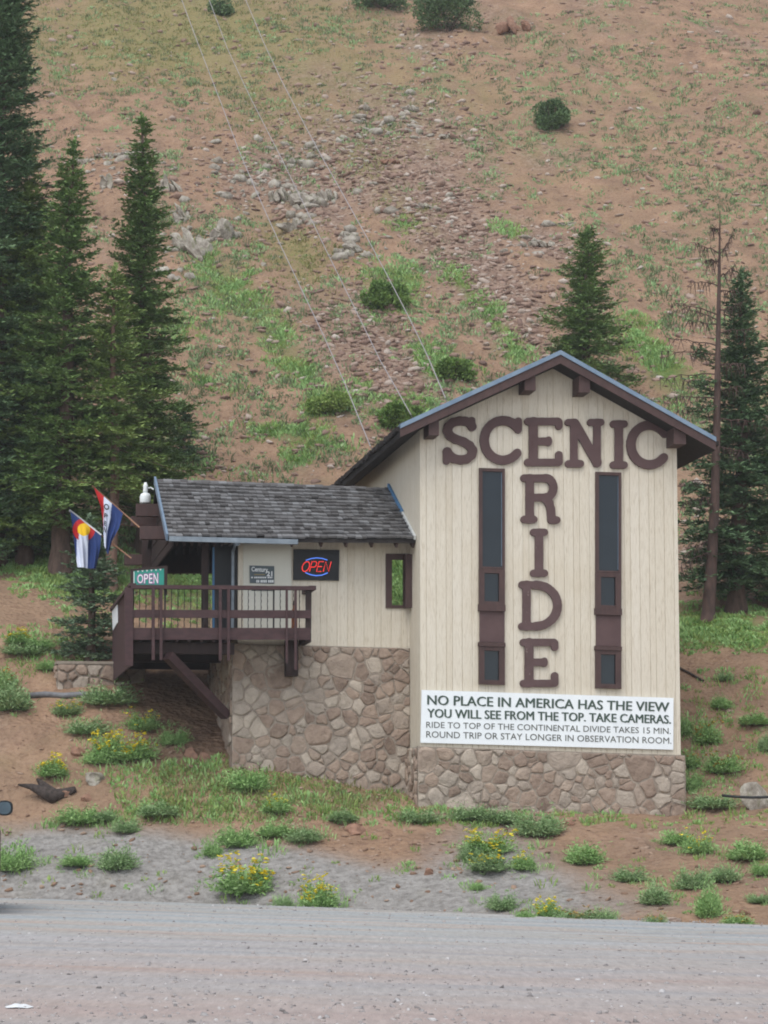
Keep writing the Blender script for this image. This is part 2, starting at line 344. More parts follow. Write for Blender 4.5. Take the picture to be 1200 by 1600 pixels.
def grounds(px, py, ymin=0):                  # pixels -> points of the ground (first hit along each ray)
    px = np.asarray(px, float); py = np.asarray(py, float); out = np.zeros((len(px), 3))
    ys = _YS[_YS >= ymin]
    for k in range(0, len(px), 2000):
        a = px[k:k + 2000]; b = py[k:k + 2000]
        d = FW[None] * FPX + np.outer(a - 600, [1, 0, 0]) + UP[None] * (800 - b)[:, None]
        X = d[:, 0:1] / d[:, 1:2] * ys[None]; Zr = CZ + d[:, 2:3] / d[:, 1:2] * ys[None]; Yg = np.broadcast_to(ys[None], X.shape)
        D = gz(X, Yg) - Zr
        hit = D > 0; j = np.where(hit.any(1), hit.argmax(1), len(ys) - 1); j = np.maximum(j, 1); r = np.arange(len(a))
        t = np.clip(-D[r, j - 1] / (D[r, j] - D[r, j - 1] + 1e-9), 0, 1); Y = ys[j - 1] * (1 - t) + ys[j] * t
        Xp = d[:, 0] / d[:, 1] * Y; out[k:k + 2000] = np.stack([Xp, Y, gz(Xp, Y)], 1)
    return out
def ground(x, y, ymin=0): return grounds([x], [y], ymin)[0]
def project(X, Y, Z):
    d = np.stack([X, Y, Z - CZ], -1); f = d @ FW; f = np.where(f > 1, f, 1)
    return 600 + FPX * d[..., 0] / f, 800 - FPX * (d @ UP) / f

def ell(px, py, cx, cy, rx, ry, rot=0):
    c, s = math.cos(R(rot)), math.sin(R(rot)); a = (px - cx) * c + (py - cy) * s; b = -(px - cx) * s + (py - cy) * c
    return np.exp(-((a / rx) ** 2 + (b / ry) ** 2))
# where the photograph's hillside is green, olive, stony or grey: patches of the ground itself, kept per ground point
PX, PY = project(GXX, GYY, GZ); ok = (GYY > 45)
DA, DB = .36, -.93                            # the fall line runs down to the right
def streak(X, Y, along, across, seed, o=4): return fbm((X * DA + Y * DB) * along, (X * -DB + Y * DA) * across, seed, o)
n1 = .5 * fbm(GXX * .5, GYY * .35, 61, 4) + .8 * streak(GXX, GYY, .10, .75, 63); n2 = fbm(GXX * 1.6, GYY * 1.2, 71, 3)
GREEN = [(30,870,110,35,15,1),(140,900,80,40,0,.8),(1130,985,110,32,0,1.2),(560,1240,140,18,0,.3),(330,1235,120,30,0,.2),(350,440,60,40,40,.7),(430,525,60,22,48,.8),(610,450,45,40,-20,1),(632,352,24,10,10,.8),(700,570,44,26,20,1),
    (510,630,42,20,0,1.1),(340,595,40,12,15,.8),(462,580,40,14,20,.7),(1000,530,42,26,45,1.1),(1045,590,45,28,40,1.1),(745,465,70,14,50,1),(790,358,24,14,20,.7),(640,640,46,24,0,.8),(480,680,50,16,15,.8),(300,860,90,90,0,.9),(425,675,36,14,0,.7),(468,712,36,14,0,.7),(800,550,26,16,10,.7),(623,900,50,60,0,1.1),(275,520,26,30,0,.6),(575,610,26,18,30,.5),(655,540,30,14,45,.6),(1180,1130,60,30,20,.45),(1110,1110,40,20,0,.3)]
OLIVE = [(180,60,190,80,5,.9),(350,30,220,70,0,.7),(460,395,90,40,35,1.0),(420,170,150,50,20,.5),(640,330,60,24,40,.6),(570,250,60,30,0,.4),(560,120,300,90,20,.4),(330,560,60,60,20,.4),(330,1220,200,30,0,.5),(900,150,300,120,20,.25)]
SCREE = [(560,250,170,70,25,1.1),(650,180,120,50,20,1),(400,290,130,70,15,.6),(680,310,110,60,40,1),(590,560,60,150,-22,1.2),(780,460,150,50,48,1.2),(870,380,60,30,20,.8),(720,380,130,60,45,.9),(500,330,60,50,0,.8),(180,270,110,40,5,.4),(650,590,50,60,0,1),(900,480,120,40,35,.7),(1100,850,60,50,0,.7),(690,60,100,40,15,.7),(300,720,60,40,0,.4),(500,500,60,40,45,.7)]
GRAVEL = [(90,1350,180,55,0,1.3),(250,1370,200,60,0,1.2),(450,1380,160,45,0,1.1),(560,1400,140,30,0,.9),(690,1400,120,35,0,.9),(780,1340,90,70,20,.6),(870,1390,150,40,0,.55),(420,1350,90,25,0,.5),(1000,1420,170,25,0,.4)]
def fields(l): return sum(e[5] * ell(PX, PY, *e[:5]) for e in l) * ok
mk = np.zeros(GXX.shape + (4,), np.float32)
mk[..., 0] = np.clip(fields(GREEN) * 1.2 + n1 * .7 - .25, 0, 1) * (fields(GREEN) > .12)
mk[..., 1] = np.clip(fields(SCREE) * 1.0 + n1 * 1.5 - .2, 0, .9)
mk[..., 2] = np.clip(fields(GRAVEL) * 1.5 + n1 * .5 - .3, 0, 1) * (PY > 1000)
ol = np.clip(fields(OLIVE) + n2 * .5 + n1 * .3 - .15, 0, 1)
gm = mk.copy()
def terrain_mat():
    m, n, l, b = newmat('red_brown_dirt'); b.inputs['Roughness'].default_value = .95; b.inputs['Specular IOR Level'].default_value = .1
    at_ = n.new('ShaderNodeAttribute'); at_.attribute_name = 'cover'; sp = n.new('ShaderNodeSeparateColor'); l.new(at_.outputs['Color'], sp.inputs[0])
    a2 = n.new('ShaderNodeAttribute'); a2.attribute_name = 'dry_grass'
    big = nz(n, l, .12, 5, .55); mid = nz(n, l, .8, 6, .65); fine = nz(n, l, 5, 6, .7); peb = n.new('ShaderNodeTexVoronoi'); peb.inputs['Scale'].default_value = 7
    tc = n.new('ShaderNodeTexCoord'); l.new(tc.outputs['Object'], peb.inputs['Vector'])
    c = ramp(n, l, mid.outputs[0], [(.25, lin(112, 91, 76)), (.45, lin(145, 118, 97)), (.6, lin(161, 131, 107)), (.8, lin(178, 150, 128))]).outputs[0]
    c = mix(n, l, ramp(n, l, big.outputs[0], [(.35, G0), (.7, (.7, .7, .7, 1))]).outputs[0], c, lin(142, 120, 98))
    c = mix(n, l, ramp(n, l, fine.outputs[0], [(.52, G0), (.68, (.65, .65, .65, 1))]).outputs[0], c, lin(112, 84, 70))
    pg = ramp(n, l, peb.outputs['Color'], [(0, lin(100, 81, 70)), (.5, lin(140, 117, 102)), (.85, lin(156, 136, 121)), (1, lin(182, 170, 158))]).outputs[0]
    c = mix(n, l, sp.outputs[1], c, pg)
    gr = ramp(n, l, fine.outputs[0], [(.3, lin(116, 112, 107)), (.55, lin(151, 147, 142)), (.75, lin(168, 164, 159))]).outputs[0]
    c = mix(n, l, sp.outputs[2], c, gr)
    c = mix(n, l, a2.outputs['Fac'], c, ramp(n, l, fine.outputs[0], [(.35, lin(118, 112, 72)), (.7, lin(146, 138, 92))]).outputs[0])
    c = mix(n, l, sp.outputs[0], c, ramp(n, l, fine.outputs[0], [(.35, lin(82, 104, 54)), (.7, lin(120, 132, 76))]).outputs[0])
    l.new(c, b.inputs['Base Color'])
    add = n.new('ShaderNodeMath'); l.new(fine.outputs[0], add.inputs[0]); l.new(peb.outputs['Distance'], add.inputs[1]); bump(n, l, b, add.outputs[0], .9, .08)
    return m
M['dirt'] = terrain_mat()
nx, ny = len(GX), len(GY)
vi = np.arange(nx * ny).reshape(ny, nx)
q = np.stack([vi[:-1, :-1], vi[:-1, 1:], vi[1:, 1:], vi[1:, :-1]], -1).reshape(-1, 4)
ter = mesh_obj('hillside_ground', np.stack([GXX, GYY, GZ], -1).reshape(-1, 3), q, M['dirt'], smooth=True); tag(ter, kind='structure')
a = ter.data.attributes.new('cover', 'FLOAT_COLOR', 'POINT'); mk[..., 3] = 1; a.data.foreach_set('color', mk.reshape(-1))
a = ter.data.attributes.new('dry_grass', 'FLOAT', 'POINT'); a.data.foreach_set('value', (ol * .8).astype(np.float32).reshape(-1))

# road: a gravel sheet with a ragged edge
def road_mat():
    m, n, l, b = newmat('road_gravel'); b.inputs['Roughness'].default_value = .95; b.inputs['Specular IOR Level'].default_value = .15
    s1 = nz(n, l, .55, 7, .68, stretch=(.2, 1, 1), dist=.5); s2 = nz(n, l, .22, 4, .6, stretch=(.25, 1, 1)); f = nz(n, l, 14, 4, .7, stretch=(1, .12, 1)); p = nz(n, l, 1.6, 6, .8, stretch=(.8, .7, 1))
    c = ramp(n, l, s1.outputs[0], [(.3, lin(136, 146, 152)), (.44, lin(160, 164, 164)), (.57, lin(164, 160, 153)), (.68, lin(170, 150, 137))]).outputs[0]
    sy = n.new('ShaderNodeSeparateXYZ'); tc = n.new('ShaderNodeTexCoord'); l.new(tc.outputs['Object'], sy.inputs[0])
    mr = n.new('ShaderNodeMapRange'); mr.inputs[1].default_value = 42; mr.inputs[2].default_value = 22; l.new(sy.outputs[1], mr.inputs[0])
    ml = n.new('ShaderNodeMath'); ml.operation = 'MULTIPLY'; l.new(mr.outputs[0], ml.inputs[0]); l.new(ramp(n, l, s2.outputs[0], [(.3, (.35, .35, .35, 1)), (.65, G1)]).outputs[0], ml.inputs[1])
    wv = nz(n, l, .9, 4, .6, stretch=(.05, 1, 1)); c = mix(n, l, ramp(n, l, wv.outputs[0], [(.5, G0), (.62, (.5, .5, .5, 1))]).outputs[0], c, lin(178, 174, 172)); c = mix(n, l, ramp(n, l, wv.outputs[0], [(.36, (.5, .5, .5, 1)), (.46, G0)]).outputs[0], c, lin(134, 142, 150))
    c = mix(n, l, ml.outputs[0], c, lin(166, 150, 143))
    c = mix(n, l, ramp(n, l, p.outputs[0], [(.54, G0), (.74, (.45, .45, .45, 1))]).outputs[0], c, lin(132, 128, 127))
    c = mix(n, l, .24, c, ramp(n, l, f.outputs[0], [(.28, (.18, .18, .18, 1)), (.5, (.5, .5, .5, 1)), (.72, (.85, .85, .85, 1))]).outputs[0], 'OVERLAY')
    l.new(c, b.inputs['Base Color']); bump(n, l, b, f.outputs[0], .6, .03); return m
M['road'] = road_mat()
rx = axis(-16, 16, .25, (-115, 115)); rs = np.concatenate([np.linspace(0, 1, 120)])
RX, RS = np.meshgrid(rx, rs)
RE = edge(RX) + .5 * fbm(RX * .6, RX * 0 + 2, 81, 5) + .1
RY = 8 + (RE - 8) * RS
rz = roadz(RX, RY) + .012 - .09 * (RS > .9999)
nx, ny = len(rx), len(rs); vi = np.arange(nx * ny).reshape(ny, nx)
q = np.stack([vi[:-1, :-1], vi[:-1, 1:], vi[1:, 1:], vi[1:, :-1]], -1).reshape(-1, 4)
tag(mesh_obj('gravel_road', np.stack([RX, RY, rz], -1).reshape(-1, 3), q, M['road'], smooth=True), kind='structure')

# ------------------------------------------------------------------ scattered ground cover (nobody could count it)
RNG = np.random.default_rng(7)
def inpoly(px, py, poly):
    r = np.zeros(len(px), bool); n = len(poly)
    for i in range(n):
        x1, y1 = poly[i]; x2, y2 = poly[(i + 1) % n]
        if y1 == y2: continue
        r ^= ((y1 > py) != (y2 > py)) & (px < (x2 - x1) * (py - y1) / (y2 - y1) + x1)
    return r
def sample(poly, n):
    xs = [p[0] for p in poly]; ys = [p[1] for p in poly]; o = []
    while len(o) < n:
        a = RNG.uniform(min(xs), max(xs), n); b = RNG.uniform(min(ys), max(ys), n); k = inpoly(a, b, poly); o += list(zip(a[k], b[k]))
    return np.array(o[:n])
def blades(base, spread, hgt, n, width, lean=.6, seed=0):
    """base (k,3) clump centres, spread/hgt (k,) -> triangles: n leaning blades per clump"""
    r = np.random.default_rng(seed); k = len(base)
    az = r.uniform(0, 2 * np.pi, (k, n)); rr = np.sqrt(r.uniform(0, 1, (k, n))) * spread[:, None]
    bx = base[:, None, 0] + rr * np.cos(az); by = base[:, None, 1] + rr * np.sin(az)
    bz = gz(bx, by) - .02
    h = hgt[:, None] * r.uniform(.45, 1.1, (k, n)) * (1 - .45 * (rr / (spread[:, None] + 1e-6)) ** 2)
    la = az + r.normal(0, .7, (k, n)); le = lean * r.uniform(.1, 1, (k, n)) * h
    wv = width * r.uniform(.6, 1.3, (k, n)); wa = r.uniform(0, 2 * np.pi, (k, n))
    B = np.stack([bx, by, bz], -1); T = B + np.stack([le * np.cos(la), le * np.sin(la), h], -1)
    w_ = np.stack([np.cos(wa) * wv, np.sin(wa) * wv, 0 * wv], -1); Mid = (B * .45 + T * .55) + np.stack([-.1 * le * np.cos(la), -.1 * le * np.sin(la), .08 * h], -1)
    v = np.stack([B - w_ * .5, B + w_ * .5, Mid + w_ * .5, Mid - w_ * .5, T], 2).reshape(-1, 3)
    i = np.arange(k * n)[:, None] * 5
    f = np.concatenate([i + [[0, 1, 2]], i + [[0, 2, 3]], i + [[3, 2, 4]]], 1).reshape(-1, 3)
    return v, f
def stuff_blades(name, pts, spread, hgt, n, width, mat, lean=.6, seed=0):
    v, f = blades(pts, spread, hgt, n, width, lean, seed)
    return tag(mesh_obj(name, v, f, mat), kind='stuff')
def clumps(px, smin, smax): k = len(px); return RNG.uniform(smin, smax, k) * (.6 + .8 * RNG.random(k) ** 2)
HILL = [(-90, -60), (1380, -60), (1380, 880), (1065, 900), (1065, 690), (875, 548), (630, 660), (540, 755), (240, 755), (200, 900), (-90, 860)]
def keep(p, fn): return p[fn(p)]
# small tufts all over the slope, thinner on the scree
p = sample(HILL, 18500)
dn = fbm(p[:, 0] * .012, p[:, 1] * .02, 91, 3)
sc = sum(e[5] * ell(p[:, 0], p[:, 1], *e[:5]) for e in SCREE)
p = p[(RNG.random(len(p)) < np.clip(.62 + dn * 1.5 - sc * .45, .06, 1))]
g = grounds(p[:, 0], p[:, 1], 66); s = clumps(g, .1, .3)
h_ = RNG.random(len(g))
stuff_blades('hill_grass', g[h_ < .6], s[h_ < .6], s[h_ < .6] * .85, 18, .035, M['tuft'], .8, 1)
stuff_blades('hill_herbs', g[h_ >= .6], s[h_ >= .6] * 1.25, s[h_ >= .6] * .75, 26, .045, M['sage2'], .9, 2)
# green swards
pts = []; ols = []
for e in GREEN[:3] + GREEN[5:27]:
    k = int(420 * e[5] * (e[2] * e[3] / 2500)); k = min(k, 1600)
    a = RNG.normal(0, .6, (k, 2)) * [e[2], e[3]]; c, s_ = math.cos(R(e[4])), math.sin(R(e[4]))
    pts.append(np.stack([e[0] + a[:, 0] * c - a[:, 1] * s_, e[1] + a[:, 0] * s_ + a[:, 1] * c], 1))
p = np.concatenate(pts); p = p[(p[:, 1] < 1022) & (p[:, 0] > -40) & (p[:, 0] < 1240)]; p = p[(fbm(p[:, 0] * .022, p[:, 1] * .04, 97, 3) + .12 + .25 * (p[:, 1] > 820)) > 0]
g = grounds(p[:, 0], p[:, 1], 66); s = clumps(g, .12, .32); h_ = RNG.random(len(g))
s = s * np.where(p[:, 1] > 815, .7, 1.0)
stuff_blades('green_sward', g[h_ < .55], s[h_ < .55], s[h_ < .55] * .8, 26, .028, M['grass'], .9, 3)
stuff_blades('leafy_ground_cover', g[h_ >= .55], s[h_ >= .55], s[h_ >= .55] * .8, 30, .045, M['sage'], 1.0, 4)
for e in OLIVE[:6]:
    k = min(int(120 * e[5] * (e[2] * e[3] / 2500)), 900); a = RNG.normal(0, .6, (k, 2)) * [e[2], e[3]]; ols.append(a + [e[0], e[1]])
p = np.concatenate(ols); p = p[inpoly(p[:, 0], p[:, 1], HILL)]; g = grounds(p[:, 0], p[:, 1], 66); s = clumps(g, .15, .4)
stuff_blades('dry_grass', g, s, s * .55, 14, .045, M['olive'], 1.0, 5)
# grass by the road bank and at the foot of the stone walls
p = np.concatenate([sample([(360, 1195), (640, 1228), (655, 1262), (1065, 1275), (1200, 1262), (1200, 1290), (700, 1292), (500, 1285), (380, 1285), (200, 1290), (60, 1290), (200, 1262), (330, 1255)], 430),
    sample([(160, 1200), (350, 1180), (370, 1270), (200, 1280)], 200), sample([(0, 980), (160, 960), (160, 1030), (60, 1060), (0, 1050)], 110), sample([(1066, 1045), (1200, 1040), (1200, 1260), (1066, 1260)], 130), sample([(0, 1290), (1200, 1290), (1200, 1430), (0, 1400)], 90)])
g = grounds(p[:, 0], p[:, 1]); s = clumps(g, .08, .24); h_ = RNG.random(len(g))
stuff_blades('bank_grass', g[h_ < .6], s[h_ < .6], s[h_ < .6] * .95, 20, .025, M['grass'], .8, 6)
stuff_blades('bank_herbs', g[h_ >= .6], s[h_ >= .6], s[h_ >= .6] * .9, 20, .035, M['sage'], .8, 7)
p = np.concatenate([sample([(230, 1200), (360, 1190), (640, 1235), (560, 1280), (250, 1280)], 300)])
g = grounds(p[:, 0], p[:, 1]); s = clumps(g, .1, .25); stuff_blades('bank_dry_grass', g, s, s * .9, 16, .025, M['olive'], .9, 8)
# stones
_t = (1 + 5 ** .5) / 2
ICO = np.array([(-1, _t, 0), (1, _t, 0), (-1, -_t, 0), (1, -_t, 0), (0, -1, _t), (0, 1, _t), (0, -1, -_t), (0, 1, -_t), (_t, 0, -1), (_t, 0, 1), (-_t, 0, -1), (-_t, 0, 1)]) / 1.9
ICF = np.array([(0, 11, 5), (0, 5, 1), (0, 1, 7), (0, 7, 10), (0, 10, 11), (1, 5, 9), (5, 11, 4), (11, 10, 2), (10, 7, 6), (7, 1, 8), (3, 9, 4), (3, 4, 2), (3, 2, 6), (3, 6, 8), (3, 8, 9), (4, 9, 5), (2, 4, 11), (6, 2, 10), (8, 6, 7), (9, 8, 1)])
def stones_stuff(name, pts, size, mat, flat=.6, seed=0):
    r = np.random.default_rng(seed); k = len(pts)
    v = ICO[None] * r.uniform(.6, 1.35, (k, 12, 1)) * np.stack([size * r.uniform(.7, 1.5, k), size * r.uniform(.7, 1.3, k), size * flat * r.uniform(.5, 1.3, k)], 1)[:, None]
    az = r.uniform(0, 6.28, k); c, s_ = np.cos(az)[:, None], np.sin(az)[:, None]
    v = np.stack([v[..., 0] * c - v[..., 1] * s_, v[..., 0] * s_ + v[..., 1] * c, v[..., 2] + r.normal(0, .3, (k, 1)) * v[..., 0]], -1) + pts[:, None]
    f = (np.arange(k)[:, None, None] * 12 + ICF[None]).reshape(-1, 3)
    return tag(mesh_obj(name, v.reshape(-1, 3), f, mat), kind='stuff')
pts = []
for e in SCREE:
    k = int(min(1700, 520 * e[5] * e[2] * e[3] / 6000)); a = RNG.normal(0, .55, (k, 2)) * [e[2], e[3]]; c, s_ = math.cos(R(e[4])), math.sin(R(e[4]))
    pts.append(np.stack([e[0] + a[:, 0] * c - a[:, 1] * s_, e[1] + a[:, 0] * s_ + a[:, 1] * c], 1))
pts.append(sample(HILL, 7200)); p = np.concatenate(pts); p = p[(p[:, 0] > -90) & (p[:, 0] < 1380) & (p[:, 1] > -60) & (p[:, 1] < 905)]
g = grounds(p[:, 0], p[:, 1], 66)
OB = [(400,280,150,45),(480,320,60,30),(300,370,50,50),(620,200,90,35),(660,320,60,30),(170,255,70,25),(555,385,40,30),(840,380,60,20),(520,240,90,30)]
p2 = np.concatenate([RNG.normal(0, .6, (int(cx_[2] * cx_[3] * .018), 2)) * [cx_[2], cx_[3]] + [cx_[0], cx_[1]] for cx_ in OB]); g2 = grounds(p2[:, 0], p2[:, 1], 66)
stones_stuff('broken_rock', g2, .06 + .26 * RNG.random(len(g2)) ** 2.6, M['outcrop'], .8, 17)
stones_stuff('scree', g, .035 + .15 * RNG.random(len(g)) ** 3.4, M['scree'], .6, 11)
p = np.concatenate([sample([(0, 1100), (360, 1180), (640, 1240), (1060, 1275), (1060, 1030), (1200, 1030), (1200, 1440), (700, 1425), (0, 1400)], 1500), sample([(260, 1150), (360, 1160), (360, 1240), (230, 1240)], 70), sample([(480, 1280), (720, 1290), (720, 1370), (480, 1330)], 220)])
g = grounds(p[:, 0], p[:, 1]); stones_stuff('bank_pebbles', g, .012 + .075 * RNG.random(len(g)) ** 5, M['pebble'], .6, 12)
p = np.concatenate([sample([(-20, 1412), (1220, 1448), (1220, 1620), (-20, 1620)], 2400), sample([(0, 1405), (1200, 1442), (1200, 1455), (0, 1420)], 500)])
g = grounds(p[:, 0], p[:, 1]); g[:, 2] = np.maximum(roadz(g[:, 0], g[:, 1]) + .012, g[:, 2])
stones_stuff('road_gravel', g, .009 + .024 * RNG.random(len(g)) ** 3, M['roadstone'], .8, 13)

# ------------------------------------------------------------------ surface builders
def wall_strips(mb, u0, u1, zb, zt, place, pitch=.225, groove=.012, depth=.014, holes=(), extra=(), seed=0, mi=0):
    """vertical boards with real grooves; place(u, depth_inward, z)"""
    r = random.Random(seed); br = {u0: 0, u1: 0}; gs = []
    x = u0 + pitch * .6; k = 0
    while x < u1 - .05:
        gs.append((x, x + groove)); k += 1; x += pitch * (1 if k % 3 else .62) * r.uniform(.96, 1.04)
    cuts = sorted(set([u0, u1] + [a for g in gs for a in g] + [h[i] for h in holes for i in (0, 1)] + [e for e in extra if u0 < e < u1]))
    cuts = [c for c in cuts if u0 <= c <= u1]; dprev = None
    for a, b in zip(cuts[:-1], cuts[1:]):
        m = (a + b) / 2; d = depth if any(g0 <= m <= g1 for g0, g1 in gs) else 0.
        spans = [(None, None)]
        for h in holes:
            if h[0] < m < h[1]: spans = [(None, h[2]), (h[3], None)]
        for s0, s1 in spans:
            za, zb_ = (zb(a), zb(b)) if s0 is None else (s0, s0); zc, zd = (zt(a), zt(b)) if s1 is None else (s1, s1)
            mb.quad(place(a, d, za), place(b, d, zb_), place(b, d, zd), place(a, d, zc), mi)
            if dprev is not None and d != dprev: mb.quad(place(a, 0, za), place(a, depth, za), place(a, depth, zc), place(a, 0, zc), mi)
        dprev = d
def clip(poly, n, c):                         # keep n.p <= c
    out = []
    for i in range(len(poly)):
        a, b = poly[i], poly[(i + 1) % len(poly)]; da, db = n[0] * a[0] + n[1] * a[1] - c, n[0] * b[0] + n[1] * b[1] - c
        if da <= 0: out.append(a)
        if da * db < 0: t = da / (da - db); out.append((a[0] + (b[0] - a[0]) * t, a[1] + (b[1] - a[1]) * t))
    return out
def rubble(mb, s0, s1, zb, zt, place, size=.33, seed=0, mi_stone=0, mi_mortar=1, relief=.05):
    """a wall of fitted stones: every stone its own dome, on mortar"""
    r = random.Random(seed); zlo = min(zb(s0), zb(s1)); zhi = max(zt(s0), zt(s1)); pts = []
    tries = 0; want = int((s1 - s0) * (zhi - zlo) / (size * size * .62))
    while len(pts) < want and tries < want * 60:
        tries += 1; p = (r.uniform(s0, s1), r.uniform(zlo, zhi)); w_ = r.uniform(.4, 1.05) * size * (1.45 if r.random() < .2 else .72)
        if all(((p[0] - q[0]) * .8) ** 2 + ((p[1] - q[1]) * 1.15) ** 2 > (max(w_, q[2]) * .75) ** 2 for q in pts): pts.append((p[0], p[1], w_))
    base = [(s0, zb(s0)), (s1, zb(s1)), (s1, zt(s1)), (s0, zt(s0))]
    mb.add([place(x, .008, y) for x, y in base], [(0, 1, 2, 3)], mi_mortar)
    for i, p in enumerate(pts):
        poly = list(base)
        for j, q in enumerate(pts):
            if i == j: continue
            dx, dy = q[0] - p[0], q[1] - p[1]
            if dx * dx + dy * dy > 1.6: continue
            k = .5 + .5 * (p[2] ** 2 - q[2] ** 2) / (dx * dx + dy * dy + 1e-9) * .6; k = min(max(k, .25), .75)
            poly = clip(poly, (dx, dy), dx * (p[0] + dx * k) + dy * (p[1] + dy * k))
            if len(poly) < 3: break
        if len(poly) < 3: continue
        cx = sum(a[0] for a in poly) / len(poly); cy = sum(a[1] for a in poly) / len(poly)
        rad = max(.03, min(math.hypot(a[0] - cx, a[1] - cy) for a in poly))
        f = 1 - min(.2, r.uniform(.004, .022) / rad); poly = [(cx + (a[0] - cx) * f, cy + (a[1] - cy) * f) for a in poly]
        pp = []
        for a, b in zip(poly, poly[1:] + poly[:1]):
            pp += [(a[0] * .86 + b[0] * .14, a[1] * .86 + b[1] * .14), (a[0] * .5 + b[0] * .5 + r.uniform(-.022, .022), a[1] * .5 + b[1] * .5 + r.uniform(-.022, .022)), (a[0] * .14 + b[0] * .86, a[1] * .14 + b[1] * .86)]
        h = relief * r.uniform(.45, 1.25); tx, ty = r.uniform(-.12, .12), r.uniform(-.12, .12); n = len(pp); vs = []
        for sc, hh in ((1, -.15), (.94, .5), (.8, .86), (.45, 1.05)):
            for x, y in pp:
                X = cx + (x - cx) * sc; Y = cy + (y - cy) * sc
                vs.append(place(X, .004 + max(0, hh * h + (hh > .5) * ((X - cx) * tx + (Y - cy) * ty)) + (hh > .7) * r.uniform(-.004, .004), Y))
        fs = [(k * n + a, k * n + (a + 1) % n, (k + 1) * n + (a + 1) % n, (k + 1) * n + a) for k in range(3) for a in range(n)] + [tuple(range(3 * n, 4 * n))]
        mb.add(vs, fs, mi_stone)
def px_rect(mb, x0, y0, x1, y1, v0, v1, mi=0, v=None, sk=0.0):
    """a box on the facade whose front face covers a pixel rectangle; sk = drop towards the right per pixel"""
    v = v0 if v is None else v
    c = [onv(x0, y1, v), onv(x1, y1 + sk * (x1 - x0), v), onv(x1, y0 + sk * (x1 - x0), v), onv(x0, y0, v)]
    mb.hexa([W(c[0][0], v0, c[0][1]), W(c[1][0], v0, c[1][1]), W(c[1][0], v1, c[1][1]), W(c[0][0], v1, c[0][1]),
             W(c[3][0], v0, c[3][1]), W(c[2][0], v0, c[2][1]), W(c[2][0], v1, c[2][1]), W(c[3][0], v1, c[3][1])], mi)
def frame_px(mb, o, i, v0, v1, sk=0.0):
    x0, y0, x1, y1 = o; a0, b0, a1, b1 = i
    px_rect(mb, x0, y0, a0, y1, v0, v1, sk=sk)
    d = sk * (a1 - x0); px_rect(mb, a1, y0 + d, x1, y1 + d, v0, v1, sk=sk)
    d = sk * (a0 - x0); px_rect(mb, a0, y0 + d, a1, b0 + d, v0 + .004, v1, sk=sk); px_rect(mb, a0, b1 + d, a1, y1 + d, v0 + .004, v1, sk=sk)
def text_mesh(body, offset=0.0, extrude=.02, shear=0.0, spacing=1.0):
    c = bpy.data.curves.new('lettering', 'FONT'); c.body = body; c.size = 1; c.offset = offset; c.extrude = extrude; c.shear = shear; c.space_character = spacing; c.resolution_u = 3
    o = bpy.data.objects.new('lettering', c); COL.objects.link(o); dg = bpy.context.evaluated_depsgraph_get(); dg.update()
    me = bpy.data.meshes.new_from_object(o.evaluated_get(dg)); v = np.array([tuple(p.co) for p in me.vertices]); f = [tuple(p.vertices) for p in me.polygons]
    bpy.data.objects.remove(o); bpy.data.curves.remove(c); bpy.data.meshes.remove(me); return v, f
def text_on(mb, body, quad_px, v, thick=.012, offset=0.0, mi=0, bold=0, **kw):
    """lettering fitted into a pixel quad (tl, tr, br, bl) on the plane of depth v"""
    for k in range(1, bold + 1):
        for sg in (-1, 1): text_on(mb, body, [(x + sg * k * .55, y + sg * .2 * k) for x, y in quad_px], v - .0008 * (2 * k + (sg > 0)), thick, offset, mi)
    vs, fs = text_mesh(body, offset, **kw); lo, hi = vs.min(0), vs.max(0)
    q_ = [np.array(onv(x, y, v)) for x, y in quad_px]; out = []
    for p in vs:
        s = (p[0] - lo[0]) / (hi[0] - lo[0]); t = (p[1] - lo[1]) / (hi[1] - lo[1])
        uz = (q_[0] * (1 - s) + q_[1] * s) * t + (q_[3] * (1 - s) + q_[2] * s) * (1 - t)
        out.append(W(uz[0], v - (thick if p[2] > 0 else 0), uz[1]))
    mb.add(out, fs, mi)

# ------------------------------------------------------------------ the station building: tower
lerp = lambda a, b, t: a + (b - a) * t
uR = onv(1060, 900, 0)[0]
bl = onv(657, 1166, 0)[1]; brt = onv(1060, 1180, 0)[1]
zb = lambda u: lerp(bl, brt, u / uR)
VF = -.72; TH = .27
EL, AP, ER = onv(625, 664, VF), onv(875, 549, VF), onv(1118, 685, VF)
def rooftop(u): return float(np.interp(u, [EL[0], AP[0], ER[0]], [EL[1], AP[1], ER[1]])) if EL[0] <= u <= ER[0] else (EL[1] if u < EL[0] else ER[1])
VB = 9.6
bld = thing('station_building', 'cream sided station with tall gabled tower, low shake roofed wing and rubble stone base', 'building', W(0, 0, bl - 1.2))
mb = MB(); wt = lambda u: rooftop(u) - TH + .03
wall_strips(mb, 0, uR, lambda u: zb(u) - .02, wt, lambda u, d, z: W(u, d, z), extra=[AP[0]], seed=1)
mb.build('front_wall', M['siding'], bld)
mb = MB(); HZ = onv(623, 910, 3)[1]
wall_strips(mb, 0, VB, lambda v: bl - .02, lambda v: wt(0), lambda v, d, z: W(d, v, z), pitch=.225, groove=.014, holes=[(2.3, 5.2, HZ - 1.0, HZ + 1.3)], seed=2)
wall_strips(mb, 0, VB, lambda v: brt - .02, lambda v: wt(uR), lambda v, d, z: W(uR - d, v, z), seed=3)
HB = onv(623, 910, VB); u_a, u_b, z_a, z_b = HB[0] - .8, HB[0] + .8, HB[1] - 1.1, HB[1] + 1.1      # the lift doorway at the back
